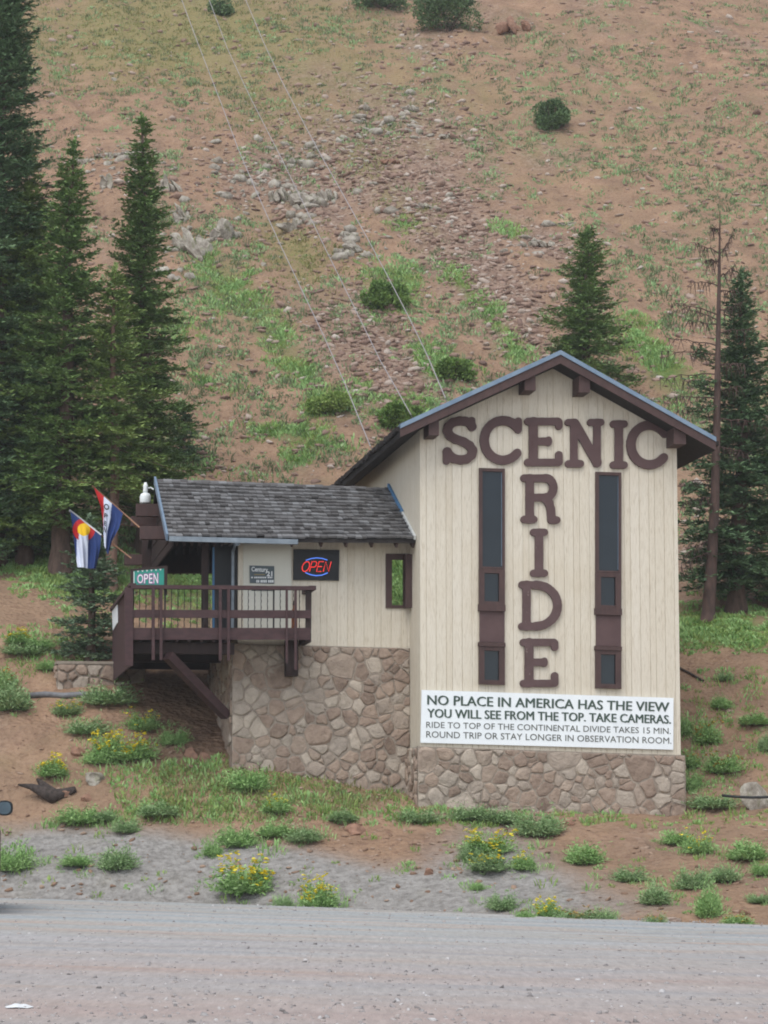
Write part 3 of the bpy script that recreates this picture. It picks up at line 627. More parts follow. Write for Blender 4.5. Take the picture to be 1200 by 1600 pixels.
for pl in ([(0, bl), (u_a, bl), (u_a, wt(u_a)), (0, wt(0))], [(u_b, bl), (uR, brt), (uR, wt(uR)), (AP[0], wt(AP[0])), (u_b, wt(u_b))], [(u_a, bl), (u_b, bl), (u_b, z_a), (u_a, z_a)], [(u_a, z_b), (u_b, z_b), (u_b, wt(u_b)), (u_a, wt(u_a))]): mb.prism([W(u, VB, z) for u, z in pl], VV * .02)
mb.build('side_wall', M['siding'], bld)
mb = MB()
rubble(mb, -.08, uR + .08, lambda u: bl - 1.9, lambda u: zb(u) - .02, lambda s, d, z: W(s, -.07 - d, z), .36, 4, relief=.04)
rubble(mb, -.02, 1.6, lambda v: bl - 1.9, lambda v: bl - .02, lambda s, d, z: W(-.07 - d, s, z), .33, 5)
rubble(mb, -.02, 6, lambda v: brt - 1.9, lambda v: brt - .02, lambda s, d, z: W(uR + .07 + d, s, z), .4, 6)
mb.prism([W(-.07, -.07, bl - .022), W(uR + .07, -.07, brt - .022), W(uR + .07, .1, brt - .022), W(-.07, .1, bl - .022)], ZZ * .02, 1)
mb.build('stone_base', [M['stone'], M['concrete']], bld)
# tower roof
mb = MB()
for (a, b) in ((EL, AP), (AP, ER)):
    mb.prism([W(a[0], VF, a[1]), W(b[0], VF, b[1]), W(b[0], VF, b[1] - TH), W(a[0], VF, a[1] - TH)], VV * (VB + .7 - VF))
rnd = random.Random(3)
for u, zz, sg in ((EL[0], EL[1], -1), (ER[0], ER[1], 1)):        # ragged shingle butts along both eaves
    v = VF + .05
    while v < VB + .6:
        wd = rnd.uniform(.1, .2); o_ = rnd.uniform(.03, .1)
        mb.fb(min(u, u + sg * o_), max(u, u + sg * o_), v, v + wd, zz - .07 - rnd.uniform(.02, .07) - o_ * .4, zz - .01 - o_ * .4); v += wd + .01
roof = mb.build('tower_roof', M['shakedark'], bld)
mb = MB()
for (a, b) in ((EL, AP), (AP, ER)):
    mb.prism([W(a[0], VF - .04, a[1] - .085), W(b[0], VF - .04, b[1] - .085), W(b[0], VF - .04, b[1] - TH - .01), W(a[0], VF - .04, a[1] - TH - .01)], VV * .038)
mb.build('fascia', M['brown'], roof)
mb = MB()
for (a, b) in ((EL, AP), (AP, ER)):
    mb.prism([W(a[0], VF - .07, a[1] + .02), W(b[0], VF - .07, b[1] + .02), W(b[0], VF - .07, b[1] - .083), W(a[0], VF - .07, a[1] - .083)], VV * .35)
mb.build('drip_edge', M['drip'], roof)
for x0, y0, x1, y1 in ((670, 652, 686, 680), (820, 587, 837, 610), (905, 587, 922, 613), (1053, 668, 1072, 694)):
    mb = MB(); px_rect(mb, x0, y0, x1, y1, VF + .06, .02, v=VF + .06); mb.build('bracket', M['brown'], bld)
# tower windows
for dx, dy in ((0, 0), (182, 6)):
    sk = .03
    c = [W(*[onv(749 + dx, 1068 + dy, -.06)[0], -.06, onv(749 + dx, 1068 + dy, -.06)[1]])]
    mb = MB(); X = lambda a: a + dx; Yy = lambda b: b + dy
    frame_px(mb, (X(749), Yy(731), X(789), Yy(888)), (X(754), Yy(736), X(785), Yy(885)), -.085, 0, sk)
    fr = mb.build('window', M['brown'], bld); mb = MB()
    frame_px(mb, (X(749), Yy(888.3), X(789), Yy(944)), (X(757), Yy(895), X(780), Yy(939)), -.10, 0, sk)
    px_rect(mb, X(748), Yy(943.8), X(790), Yy(954), -.12, 0, sk=sk); mb.build('sash', M['brown'], fr); mb = MB(); px_rect(mb, X(748), Yy(1003), X(790), Yy(1009.4), -.12, 0, sk=sk)
    frame_px(mb, (X(749), Yy(1009.2), X(789), Yy(1069)), (X(757), Yy(1016), X(780), Yy(1062)), -.10, 0, sk); mb.build('sash', M['brown'], fr)
    for a in ((753, 735, 786, 886), (756, 894, 781, 940), (756, 1015, 781, 1063)):
        mb = MB(); px_rect(mb, X(a[0]), Yy(a[1]), X(a[2]), Yy(a[3]), -.028, -.012, sk=sk); mb.build('pane', M['glass'], fr)
    mb = MB(); px_rect(mb, X(749.5), Yy(954.3), X(788.5), Yy(1002.7), -.05, 0, sk=sk); mb.build('spandrel_panel', M['letter'], fr)
    mb = MB(); px_rect(mb, X(783.4), Yy(738), X(784.6), Yy(884), -.036, -.0285, sk=sk); mb.build('pane_reflection_strip', M['drip'], fr)  # pale strip stands in for the upright reflection line on the glass

# ------------------------------------------------------------------ the station building: low wing
VW = onu(640, 1100, 0)[0]; VR_, ZR = onu(610, 765, 0); VE, ZE = onu(650, 842, 0)
ULr, ZRl = onv(244, 751, VR_); ULe, ZEl = onv(263, 839, VE); UL = (ULr + ULe) / 2
VK = 2 * VR_ - VE; VBW = 2 * VR_ - VW                              # rear eave, rear wall
def roofz(u, v):                                                    # top of the wing roof
    t = u / UL; e = lerp(ZE, ZEl, t); r_ = lerp(ZR, ZRl, t); return lerp(e, r_, 1 - abs(v - VR_) / (VR_ - VE))
UW = onv(372, 900, VW)[0]
wb = lambda u: lerp(onv(640, 1013, VW)[1], onv(485, 1009, VW)[1], u / onv(485, 1009, VW)[0])
g0, g1 = onv(612, 946, VW), onv(634, 874, VW)
mb = MB(); wtop = lambda u: roofz(u, VW) - .12
wall_strips(mb, UW, 0, wb, wtop, lambda u, d, z: W(u, VW + d, z), holes=[(g0[0], g1[0], g0[1], g1[1])], seed=8, pitch=.24)
q0 = onv(623, 980, VBW); q1 = onv(623, 860, VBW)
wall_strips(mb, UW, 0, wb, wtop, lambda u, d, z: W(u, VBW - d, z), holes=[(q0[0] - .8, -.1, q0[1], q1[1] - .1)], seed=9)
mb.quad(W(UW, VW, wb(UW)), W(UW, VBW, wb(UW)), W(UW, VBW, wtop(UW)), W(UW, VW, wtop(UW)))
mb.build('wing_wall', M['siding'], bld)
mb = MB(); mb.fb(UW + .02, -.02, VW + .05, VBW - .05, wb(-1) - .12, wb(-1) - .02); mb.build('floor', M['darkwood'], bld)
# shake roof: every shake a sloping sliver on a dark deck
mb = MB(); rnd = random.Random(5)
for (va, vb_) in ((VE, VR_), (VK, VR_)):
    c = [(UL if 0 else ULe, va), (-.02, va), (-.02, vb_), (ULr, vb_)]
    top = [W(u, v, roofz(u, v)) for u, v in c]; mb.hexa([p - ZZ * .1 for p in top] + top if va == VE else [top[1] - ZZ * .1, top[0] - ZZ * .1, top[3] - ZZ * .1, top[2] - ZZ * .1, top[1], top[0], top[3], top[2]])
rows = 15
nrm = np.array([0, -(ZR - ZE), VR_ - VE]); nrm = nrm / np.linalg.norm(nrm); nw = VV * nrm[1] + ZZ * nrm[2]
for r_ in range(rows):
    x = 0.
    while x < 1:
        wd = rnd.uniform(.09, .2) / abs(UL); t0 = r_ / rows - .012 * rnd.random(); t1 = (r_ + 1.25) / rows; t1 = min(t1, 1.004)
        u_at = lambda s, t: lerp(lerp(ULe, ULr, max(0, min(1, t))), -.03, s)
        a, b = x + .0006, min(x + wd - .001, 1); lo = .05 + rnd.uniform(0, .035); jz = rnd.uniform(-.01, .02) / (VR_ - VE)
        P = lambda s, t, h: W(u_at(s, t), lerp(VE, VR_, t), roofz(u_at(s, t), lerp(VE, VR_, t))) + nw * h
        mb.hexa([P(a, t0 - jz, lo - .045), P(b, t0 - jz, lo - .045), P(b, t1, .001), P(a, t1, .001), P(a, t0 - jz, lo), P(b, t0 - jz, lo), P(b, t1, .006), P(a, t1, .006)], 1)
        x += wd
x = 0.
while x < 1:                                                        # ridge caps
    wd = rnd.uniform(.12, .22) / abs(UL); u0_, u1_ = lerp(ULr, -.03, x), lerp(ULr, -.03, min(1, x + wd)); h = rnd.uniform(.035, .06)
    mb.prism([W(u0_, VR_ - .12, roofz(u0_, VR_ - .12) + .01), W(u0_, VR_ - .11, roofz(u0_, VR_ - .11) + .045), W(u0_, VR_, ZR + (ZRl - ZR) * u0_ / UL + h), W(u0_, VR_ + .12, roofz(u0_, VR_ + .12) + .01)], UU * (u1_ - u0_ - .004), 1); x += wd
wroof = mb.build('shake_roof', [M['shakedark'], M['shake']], bld)
rake = lambda u0, z0, u1, z1, wv, hv: None
mb = MB(); mb.bar(W(ULe - .03, VE - .03, ZEl - .01), W(ULr - .03, VR_, ZRl + .02), .05, .16); mb.build('rake_trim', M['drip'], wroof)
mb = MB(); m_ = lambda t: W(-.035, lerp(VE, VR_, t), lerp(ZE, ZR, t) + .05)
mb.bar(m_(.46), m_(1.03), .05, .13); mb.build('rake_trim', M['bluetrim'], wroof)
mb = MB(); mb.bar(m_(-.02), m_(.455), .05, .1); mb.build('rake_trim', M['whitetrim'], wroof)
mb = MB(); a, b = onv(264, 842, VE - .06), onv(465, 847, VE - .06)
mb.bar(W(a[0], VE - .07, a[1]), W(b[0], VE - .07, b[1]), .12, .11); mb.build('gutter', M['gutter'], wroof)
mb = MB(); d0, d1 = onv(364, 848, VW - .1), onv(364, 984, VW - .1)
mb.tube([W(d0[0], VE - .02, d0[1] - .0), W(d0[0], VE + .1, d0[1] - .06), W(d0[0], VW - .12, d0[1] - .2), W(d0[0], VW - .12, d1[1])], .036, 8)
mb.lathe(W(d0[0], VE - .03, d0[1] - .16), [(.04, 0), (.09, .05), (.1, .12), (.0, .12)], 10); mb.build('downspout', M['gutter'], wroof)
for x in (501, 540, 580, 619, 645, 455):
    mb = MB(); u = onv(x, 850, VE + .1)[0]; u = min(u, -.06)
    mb.prism([W(u, VE + .04, roofz(u, VE + .04) - .1), W(u, VW + .3, roofz(u, VW + .3) - .1), W(u, VW + .3, roofz(u, VW + .3) - .26), W(u, VE + .22, roofz(u, VE + .22) - .28)], UU * .05); mb.build('rafter_tail', M['brown'], wroof)
# wing stone base
mb = MB(); us = onv(362, 1100, VW)[0]
rubble(mb, us, -.0, lambda u: wb(u) - 3.6, lambda u: wb(u) - .01, lambda s, d, z: W(s, VW - .05 - d, z), .36, 14, relief=.042)
rubble(mb, VW - .04, VW + 5, lambda v: wb(us) - 3.6, lambda v: wb(us) - .01, lambda s, d, z: W(us - .0 - d, s, z), .36, 15)
mb.prism([W(us, VW - .05, wb(us) - .012), W(-.08, VW - .05, wb(0) - .012), W(-.08, VW + .06, wb(0) - .012), W(us, VW + .06, wb(us) - .012)], ZZ * .012, 1)
mb.build('wing_stone_base', [M['stone'], M['concrete']], bld)
# little through-window
mb = MB(); frame_px(mb, (603, 865, 646, 950), (612.5, 874.5, 633.5, 945.5), VW - .05, VW + .03); px_rect(mb, 634, 866, 646.5, 949, VW - .36, VW - .051, v=VW - .36); wn = mb.build('wing_window', M['brown'], bld)
mb = MB(); px_rect(mb, 612, 874, 634, 946, VW + .012, VW + .018); mb.build('pane', M['clear'], wn)
# pale door panel
mb = MB(); px_rect(mb, 380, 850, 455, 985, VW - .025, VW); mb.build('pale_panel', M['panelpale'], bld)
# covered porch under the left half of the roof
mb = MB(); px_rect(mb, 316, 846, 326, 984, VW - .1, VW + .12, v=VW - .1); mb.build('porch_post', M['darkwood'], bld)
mb = MB(); px_rect(mb, 335, 850, 371, 986, VW + .1, VW + .18, v=VW + .1); dr = mb.build('porch_door', M['black'], bld)
mb = MB(); px_rect(mb, 332, 855, 335, 984, VW + .09, VW + .2, v=VW + .1); mb.build('door_edge', M['bluetrim'], dr)
mb = MB(); px_rect(mb, 222, 840, 372, 896, VBW - .1, VBW + .1, v=VBW); mb.build('rear_beam', M['darkwood'], bld)
mb = MB()
for k in range(9):                                                  # porch rafters
    u = lerp(ULe + .2, UW - .1, k / 8)
    for va, vb_ in ((VE + .1, VR_ - .02), (VK - .1, VR_ + .02)): mb.bar(W(u, va, roofz(u, va) - .17), W(u, vb_, roofz(u, vb_) - .17), .05, .13)
mb.build('porch_rafter', M['darkwood'], bld)
mb = MB(); ug = lerp(ULe, ULr, .5) + .12
for k in range(8):                                                  # boarded gable end
    z0 = ZEl - .2 + k * .2; z1 = z0 + .19
    half = lambda z: max(.05, (VR_ - VE) * (1 - (z - ZEl + .12) / (ZRl - ZEl)) - .05)
    if z0 > ZRl - .2: break
    mb.fb(ug - .02 - .012 * (k % 2), ug + .02, VR_ - min(half(z0), VR_ - VE - .1), VR_ + min(half(z0), VR_ - VE - .1), z0, min(z1, ZRl - .13))
mb.build('gable_boarding', M['darkwood'], bld)
for (x0, y0, x1, y1, v) in ((213, 787, 252, 806, VR_ + .3), (205, 806.5, 252, 821, VR_ + .9), (219, 821.5, 262, 842, VE + 1.0), (195, 866, 235, 882, VBW)):
    mb = MB(); px_rect(mb, x0, y0, x1, y1, v, v + .24); mb.build('beam_end', M['brown'], bld)

# ------------------------------------------------------------------ the deck
VD = VW - 1.25
uDL, uDR = onv(208, 950, VD)[0], onv(487, 950, VD)[0]; zdk = onv(350, 982, VD)[1]; zdb = onv(350, 1000, VD)[1]; zrail = onv(350, 916, VD)[1]
dk = thing('timber_deck', 'raised brown timber deck with railing in front of the covered porch', 'deck', W(uDL, VD, zdb))
DL = 6.6
mb = MB(); v = VD + .05; rnd = random.Random(9)
while v < VD + DL:
    lim = uDR if v < VW - .16 else us + .0
    mb.fb(uDL + .02, (lim if v < VW - .16 else UW - .02), v, v + .13, zdk - .05, zdk - .01 + rnd.uniform(-.004, .004)); v += .14
mb.fb(uDL + .02, us, VD + .05, VW - .06, zdk - .09, zdk - .055); mb.fb(uDL + .02, UW - .02, VW - .06, VD + DL, zdk - .09, zdk - .055); mb.build('deck_floor', M['deckwood'], dk)  # solid sheets below the boards, added to stop light leaking through the gaps
mb = MB(); px_rect(mb, 205, 981, 485, 999.5, VD, VD + .05); mb.build('rim_beam', M['deckwood'], dk)
for k in range(7):
    mb = MB(); u = lerp(uDL + .4, us - .3, k / 6); mb.fb(u, u + .07, VD + .06, VD + DL, zdk - .3, zdk - .055); mb.build('joist', M['darkwood'], dk)
mb = MB(); px_rect(mb, 205, 913.5, 492, 919.5, VD - .08, VD + .08, sk=.008); mb.build('top_rail', M['deckwood'], dk)
mb = MB(); px_rect(mb, 207, 952.5, 486, 965, VD - .02, VD + .03, sk=.004); mb.build('mid_rail', M['deckwood'], dk)
mb = MB(); mb.bar(W(uDR + .02, VD, zrail), W(uDR + .02, VW - .03, zrail), .16, .09); mb.build('side_rail', M['deckwood'], dk)
mb = MB(); mb.fb(uDR - .12, uDR - .0, VD + .04, VD + .16, zdk, zrail - .05); mb.build('end_post', M['darkwood'], dk)
mb = MB(); mb.fb(uDR - .13, uDR - .0, VD + .052, VW - .08, zdb - .02, zdk - .06); mb.build('rim_end', M['darkwood'], dk)
for x0, x1, yb in ((237, 242, 1031), (249.5, 254, 1031), (342, 346.5, 1032), (355, 359.5, 1032), (446.5, 450, 1036), (460, 464, 1046)):
    mb = MB(); px_rect(mb, x0, 918, x1, yb, VD - .075, VD - .021); mb.build('rail_post', M['deckwood'], dk)
mb = MB(); px_rect(mb, 447, 1000, 466, 1056, VW - .45, VW - .15); mb.build('corbel_post', M['darkwood'], dk)
x = 218
while x < 480:
    if not any(abs(x - c) < 4 for c in (239, 252, 344, 357, 448, 462)):
        u = onv(x, 950, VD)[0]; big = x % 84 < 10
        mb = MB()
        if big: mb.fb(u - .018, u + .018, VD + .03, VD + .06, zdk, zrail - .04)
        else:
            zs = np.linspace(zdk, zrail - .04, 14); mb.tube([W(u + .008 * (i % 2), VD + .05, z) for i, z in enumerate(zs)], [.008 + .004 * (i % 2) for i in range(14)], 5)
        mb.build('baluster', M['iron'], dk)
    x += 10
# boarded left side, rail on top
mb = MB(); zsb = onv(207, 1039, VD)[1]
wall_strips(mb, VD, VD + DL, lambda v: zsb, lambda v: zrail - .03, lambda v, d, z: W(uDL + d - .03, v, z), pitch=.2, groove=.02, seed=33)
mb.quad(W(uDL + .02, VD, zsb), W(uDL + .02, VD + DL, zsb), W(uDL + .02, VD + DL, zrail), W(uDL + .02, VD, zrail)); mb.build('side_boarding', M['deckwood'], dk)
mb = MB(); mb.bar(W(uDL - .02, VD - .05, zrail), W(uDL - .02, VD + DL, zrail), .16, .07); mb.build('side_rail', M['deckwood'], dk)
mb = MB(); px_rect(mb, 195, 918, 208, 1040, VD - .06, VD + .1); mb.build('corner_post', M['deckwood'], dk)
mb = MB(); a, b = onv(262, 1024, VD + .2), onv(353, 1118, VW + .1); mb.bar(W(a[0], VD + .2, a[1]), W(b[0], VW + .1, b[1]), .2, .2); mb.build('diagonal_brace', M['deckwood'], dk)
mb = MB(); a = onv(232, 1002, VD + .2); mb.fb(uDL + .05, us - .05, VD + .3, VD + .5, zdk - .55, zdk - .305); mb.build('girder', M['darkwood'], dk)
for vv_ in (VD + 3.2, VD + 5.8):
    mb = MB(); mb.fb(uDL + .05, us - .05, vv_, vv_ + .2, zdk - .55, zdk - .305); mb.build('girder', M['darkwood'], dk)

# stone pier under the back of the deck
VP = 6.3; a, b = onv(90, 1034, VP), onv(168, 1090, VP)
pier = thing('stone_pier', 'low grey rubble stone pier under the left rear of the deck', 'stone wall', W(a[0], VP, b[1]))
mb = MB(); rubble(mb, a[0], b[0] + .9, lambda s: b[1] - .8, lambda s: a[1] - .05, lambda s, d, z: W(s, VP - d, z), .4, 41, relief=.07)
rubble(mb, VP, VP + 1.2, lambda s: b[1] - .8, lambda s: a[1] - .05, lambda s, d, z: W(a[0] - d, s, z), .4, 42)
mb.build('masonry', [M['stone'], M['concrete']], pier)
mb = MB(); mb.fb(a[0] - .04, b[0] + .95, VP - .04, VP + 1.2, a[1] - .05, a[1] + .02); mb.build('coping', M['concrete'], pier)

# ------------------------------------------------------------------ big letters
def sdf_letter(strokes, w_, h_, x0, y0, mats, label, v=-.0, depth=.07, res=1.0):
    """outline of round-ended strokes -> a solid letter on the front of the tower"""
    pad = 3; nx_, ny_ = int(w_ / res) + 2 * pad + 1, int(h_ / res) + 2 * pad + 1
    gx, gy = np.meshgrid(np.arange(nx_) * res - pad * res, np.arange(ny_) * res - pad * res); D = np.full(gx.shape, 1e3); strokes = [(pl, r_ - (.8 if r_ > 6.5 else .5)) for pl, r_ in strokes]
    for pl, r_ in strokes:
        for (ax, ay), (bx, by) in zip(pl[:-1], pl[1:]):
            dx, dy = bx - ax, by - ay; t = np.clip(((gx - ax) * dx + (gy - ay) * dy) / (dx * dx + dy * dy + 1e-9), 0, 1)
            d = np.hypot(gx - ax - t * dx, gy - ay - t * dy) - r_; k = 1.6; hh = np.clip(.5 + .5 * (D - d) / k, 0, 1); D = D * (1 - hh) + d * hh - k * hh * (1 - hh)
    D += .35 * fbm(gx * .22 + x0, gy * .22 + y0, 5, 2)
    mb = MB(); cache = {}
    def V(x, y, front):
        key = (round(x, 4), round(y, 4), front)
        if key not in cache:
            u, z = onv(x0 + x, y0 + y, v); cache[key] = len(mb.v); mb.v.append(tuple(W(u, v - (depth if front else -.0), z)))
        return cache[key]
    for j in range(ny_ - 1):
        for i in range(nx_ - 1):
            cs = [(i, j), (i + 1, j), (i + 1, j + 1), (i, j + 1)]; dv = [D[b, a] for a, b in cs]
            if min(dv) >= 0: continue
            poly = []; ed = []
            for k in range(4):
                (a, b), (c, d) = cs[k], cs[(k + 1) % 4]; p, q_ = dv[k], dv[(k + 1) % 4]
                if p < 0: poly.append((gx[b, a], gy[b, a]))
                if p * q_ < 0:
                    t = p / (p - q_); poly.append((gx[b, a] + (gx[d, c] - gx[b, a]) * t, gy[b, a] + (gy[d, c] - gy[b, a]) * t)); ed.append(len(poly) - 1)
            ids = [V(x, y, True) for x, y in poly]
            if len(ids) > 2: mb.f.append(ids[::-1]); mb.m.append(0)
            if len(ed) == 2:
                A, B = poly[ed[0]], poly[ed[1]]; mb.f.append([V(*A, True), V(*B, True), V(*B, False), V(*A, False)]); mb.m.append(0)
    o = mb.build('sign_letter', mats, loc=W(*[onv(x0 + w_ / 2, y0 + h_, v)[0], v, onv(x0 + w_ / 2, y0 + h_, v)[1]]))
    return tag(o, label, 'letter', 'brown slab serif letters on the tower front')
def arc(cx, cy, rx_, ry_, a0, a1, n=14): return [(cx + rx_ * math.cos(R(lerp(a0, a1, k / n))), cy + ry_ * math.sin(R(lerp(a0, a1, k / n)))) for k in range(n + 1)]
LS = [([(47, 17), (43, 11), (36, 8.5), (27, 8), (17, 10.5), (10, 17), (8.5, 24), (12, 31), (21, 36.5), (34, 41), (43, 46.5), (48, 54), (46, 62), (39, 67.5), (29, 69), (19, 67), (12, 62), (8, 56)], 7.6), ([(46.5, 7.5), (46.5, 18.5)], 6), ([(7, 56), (7, 71)], 6)]
LC = [(arc(37, 38.5, 29, 31, -48, -318, 26) if 0 else arc(37, 38.5, 29, 31, 318, 40, 26), 7.6), ([(61, 8.5), (61, 22)], 6.2), ([(53, 11), (60, 15)], 7)]
LE = [([(15, 8), (15, 71)], 7.6), ([(6.5, 8), (53, 8)], 6.4), ([(55, 9), (55, 15.5)], 6.2), ([(15, 39), (38, 39)], 6.4), ([(6.5, 72), (54, 72)], 6.6), ([(55, 71), (55, 60)], 6.2), ([(39, 36), (39, 42)], 5)]
LN = [([(15, 8), (15, 71)], 6.6), ([(6, 7.5), (16, 7.5)], 6), ([(6.5, 72), (25, 72)], 6.2), ([(17, 10), (51, 70)], 8), ([(51, 8), (51, 72)], 6.4), ([(41, 7.5), (57, 7.5)], 6)]
LI = [([(14.5, 8), (14.5, 70)], 7.2), ([(6.2, 7), (22.8, 7)], 6.2), ([(6.2, 71), (22.8, 71)], 6.2)]
LR = [([(15, 8), (15, 72)], 7.4), ([(6.2, 7.5), (40, 7.5)], 6.4), ([(40, 7.5)] + arc(40, 22.5, 12, 15, -90, 90, 10) + [(15, 38)], 6.8), ([(6.5, 72), (21, 72)], 6.4), ([(38, 39), (45, 46), (48, 56), (49, 72)], 7.2), ([(49, 73), (57, 73)], 6.4)]
LD = [([(13, 7), (13, 72)], 7.2), ([(6, 7), (28, 7)], 6.2), ([(6, 72), (30, 72)], 6.4), ([(28, 7.2)] + arc(28, 39.5, 33.5, 32, -90, 90, 16) + [(28, 72)], 7.2)]
LE2 = [(p, r_) for p, r_ in LE]
for st, w_, h_, x0, y0, mt, lb in (
    (LS, 57, 77, 690, 650, 'letter', 'brown letter S at the left start of the upper row on the tower gable'),
    (LC, 70, 77, 748, 650, 'letter', 'brown letter C between the S and E of the upper row'),
    (LE, 62, 79, 817.5, 651, 'letter', 'brown letter E in the upper row, right above the R'),
    (LN, 62, 79, 881, 653, 'letter', 'brown letter N in the middle of the upper row under the gable'),
    (LI, 29, 78, 951.5, 656, 'letter', 'brown letter I in the upper row, above the right tall window'),
    (LC, 72, 79, 977, 657, 'letter', 'brown letter C at the right end of the upper row, partly under the roof eave'),
    (LR, 64, 81, 812, 740, 'letter', 'brown letter R topmost of the vertical row between the windows'),
    (LI, 29, 77, 827, 825, 'letter_worn', 'brown letter I in the vertical row, between the R and the D'),
    (LD, 69, 79, 809, 907, 'letter_worn', 'brown letter D with chipped paint in the vertical row between the windows'),
    (LE2, 61, 79, 811, 996, 'letter_worn', 'brown letter E with scuffed paint at the foot of the vertical row')):
    sdf_letter(st, w_, h_, x0, y0, M[mt], lb)

# ------------------------------------------------------------------ signs
def Wp(x, y, v): u, z = onv(x, y, v); return W(u, v, z)
def board(mb, quad_px, v0, v1, mi=0): mb.prism([Wp(x, y, v0) for x, y in quad_px], VV * (v1 - v0), mi)
sg = thing('white_signboard', 'long white signboard of four lettered lines at the foot of the tower', 'sign', Wp(855, 1168, -.06))
mb = MB(); board(mb, [(659, 1078), (1052.5, 1090.5), (1052, 1171.5), (657, 1160.5)], -.06, -.02); mb.build('panel', M['whiteboard'], sg)
for body, q_, mt, of in (("NO PLACE IN AMERICA HAS THE VIEW", [(668, 1086), (1045.5, 1097.5), (1045, 1112), (668, 1101)], 'signtext', 1),
    ("YOU WILL SEE FROM THE TOP. TAKE CAMERAS.", [(668, 1107.3), (1048, 1117.5), (1048, 1130.8), (668, 1121)], 'signtext', 1),
    ("RIDE TO TOP OF THE CONTINENTAL DIVIDE TAKES 15 MIN.", [(666, 1127.5), (1048, 1137.5), (1048, 1147), (666, 1137)], 'signtext_thin', 0),
    ("ROUND TRIP OR STAY LONGER IN OBSERVATION ROOM.", [(666, 1142.3), (1049, 1152.5), (1049, 1162.3), (666, 1152.3)], 'signtext_thin', 0)):
    mb = MB(); text_on(mb, body, q_, -.061, .006, .0, bold=of); mb.build('lettering', M[mt], sg)
ns = thing('neon_sign', 'black board with glowing red neon lettering between blue neon arcs on the wing wall', 'neon sign', Wp(494, 907, VW - .08))
mb = MB(); board(mb, [(459, 858), (530.5, 859.5), (529.5, 907), (458.5, 906)], VW - .07, VW - .01); mb.build('board', M['black'], ns)
vt = VW - .1
def neon(name, pls, mat, rad):
    mb = MB()
    for pl in pls: mb.tube([Wp(x, y, vt) for x, y in pl], rad, 6)
    mb.build(name, mat, ns)
def it(pl, x0, w_): return [(x0 + p[0] * w_ + (1 - p[1]) * 4, 877.5 + p[1] * 15.5) for p in pl]
O_ = [(.5 + .5 * math.sin(t * math.pi / 8), .5 - .5 * math.cos(t * math.pi / 8)) for t in range(17)]
neon('neon_letter', [it(O_, 470.5, 11)], M['neonred'], .0095)
neon('neon_letter', [it([(0, 1), (0, 0), (.75, 0), (1, .12), (1, .42), (.75, .55), (.05, .55)], 483.5, 8)], M['neonred'], .0095)
neon('neon_letter', [it([(1, 0), (0, 0), (0, 1), (1, 1)], 494.5, 7.5), it([(0, .5), (.85, .5)], 494.5, 7.5)], M['neonred'], .0095)
neon('neon_letter', [it([(0, 1), (0, 0), (1, 1), (1, 0)], 505, 8.5)], M['neonred'], .0095)
neon('neon_arc', [[(478, 875.5), (486, 872.8), (495, 871.6), (504, 872.6), (511.5, 875.2)]], M['neonblue'], .012)
neon('neon_arc', [[(477, 894.5), (485, 898), (494, 899.5), (503, 898.6), (512, 895)]], M['neonblue'], .012)
ag = thing('agency_sign', 'small slate grey agency sign with white lettering on the pale panel', 'sign', Wp(409, 912, VW - .05))
mb = MB(); board(mb, [(390, 883.5), (428.5, 884.5), (428.5, 912), (390.5, 911)], VW - .05, VW - .026); board(mb, [(393, 917), (428.5, 917.3), (428.5, 923), (393, 922.7)], VW - .05, VW - .026); mb.build('panel', M['slate'], ag)
mb = MB(); text_on(mb, "Century", [(393, 885.5), (418.5, 886.5), (418.5, 896), (393, 895)], VW - .051, .004, .02); text_on(mb, "21", [(416.5, 892.5), (425.5, 892.7), (425.5, 900.5), (416.5, 900.3)], VW - .051, .004, .03); mb.build('lettering', M['signwhite'], ag)
mb = MB(); rnd = random.Random(2)
for y, hgt, gaps, x in ((901.2, 2.2, 1, 392.5), (906.2, 4.0, 1.2, 400.5), (918.6, 2.4, 1.5, 395.5)):
    while x < 425.5:
        w_ = rnd.uniform(1.4, 2.6); px_rect(mb, x, y, x + w_, y + hgt, VW - .054, VW - .05); x += w_ + (.7 if rnd.random() < .8 else 2.2)
mb.build('small_print', M['signwhite'], ag)
mb = MB(); px_rect(mb, 397, 897.2, 414, 898.4, VW - .054, VW - .05); mb.build('gold_line', M['copper'], ag)
vo = VD + .12
op = thing('banner_sign', 'teal banner sign with white and purple lettering standing behind the deck rail', 'sign', Wp(232, 917, vo))
mb = MB(); fq = [(205, 889.5), (262, 883.5), (261, 918), (205, 918)]
board(mb, [(204, 889), (208.5, 888.6), (208.5, 930), (204, 930)], vo - .02, vo + .03); board(mb, [(256.5, 884), (262, 883.5), (261, 930), (256.5, 930)], vo - .02, vo + .03); board(mb, [(208.6, 888.4), (256.4, 884), (256.4, 888), (208.6, 892)], vo - .018, vo + .03); mb.build('frame', M['darkwood'], op)
mb = MB(); board(mb, [(208.6, 892), (256.4, 888), (256.4, 917), (208.6, 917)], vo - .005, vo + .01); mb.build('banner', M['teal'], op)
mb = MB()
for k in range(6):
    x = 214 + k * 7; y = 891.8 - k * .55; mb.prism([Wp(x, y, vo - .008), Wp(x + 3.4, y - .2, vo - .008), Wp(x + 1.7, y + 2.6, vo - .008)], VV * .002)
board(mb, [(208.8, 893), (210, 892.9), (210, 914), (208.8, 914)], vo - .01, vo - .0055); mb.build('bunting', M['signwhite'], op)
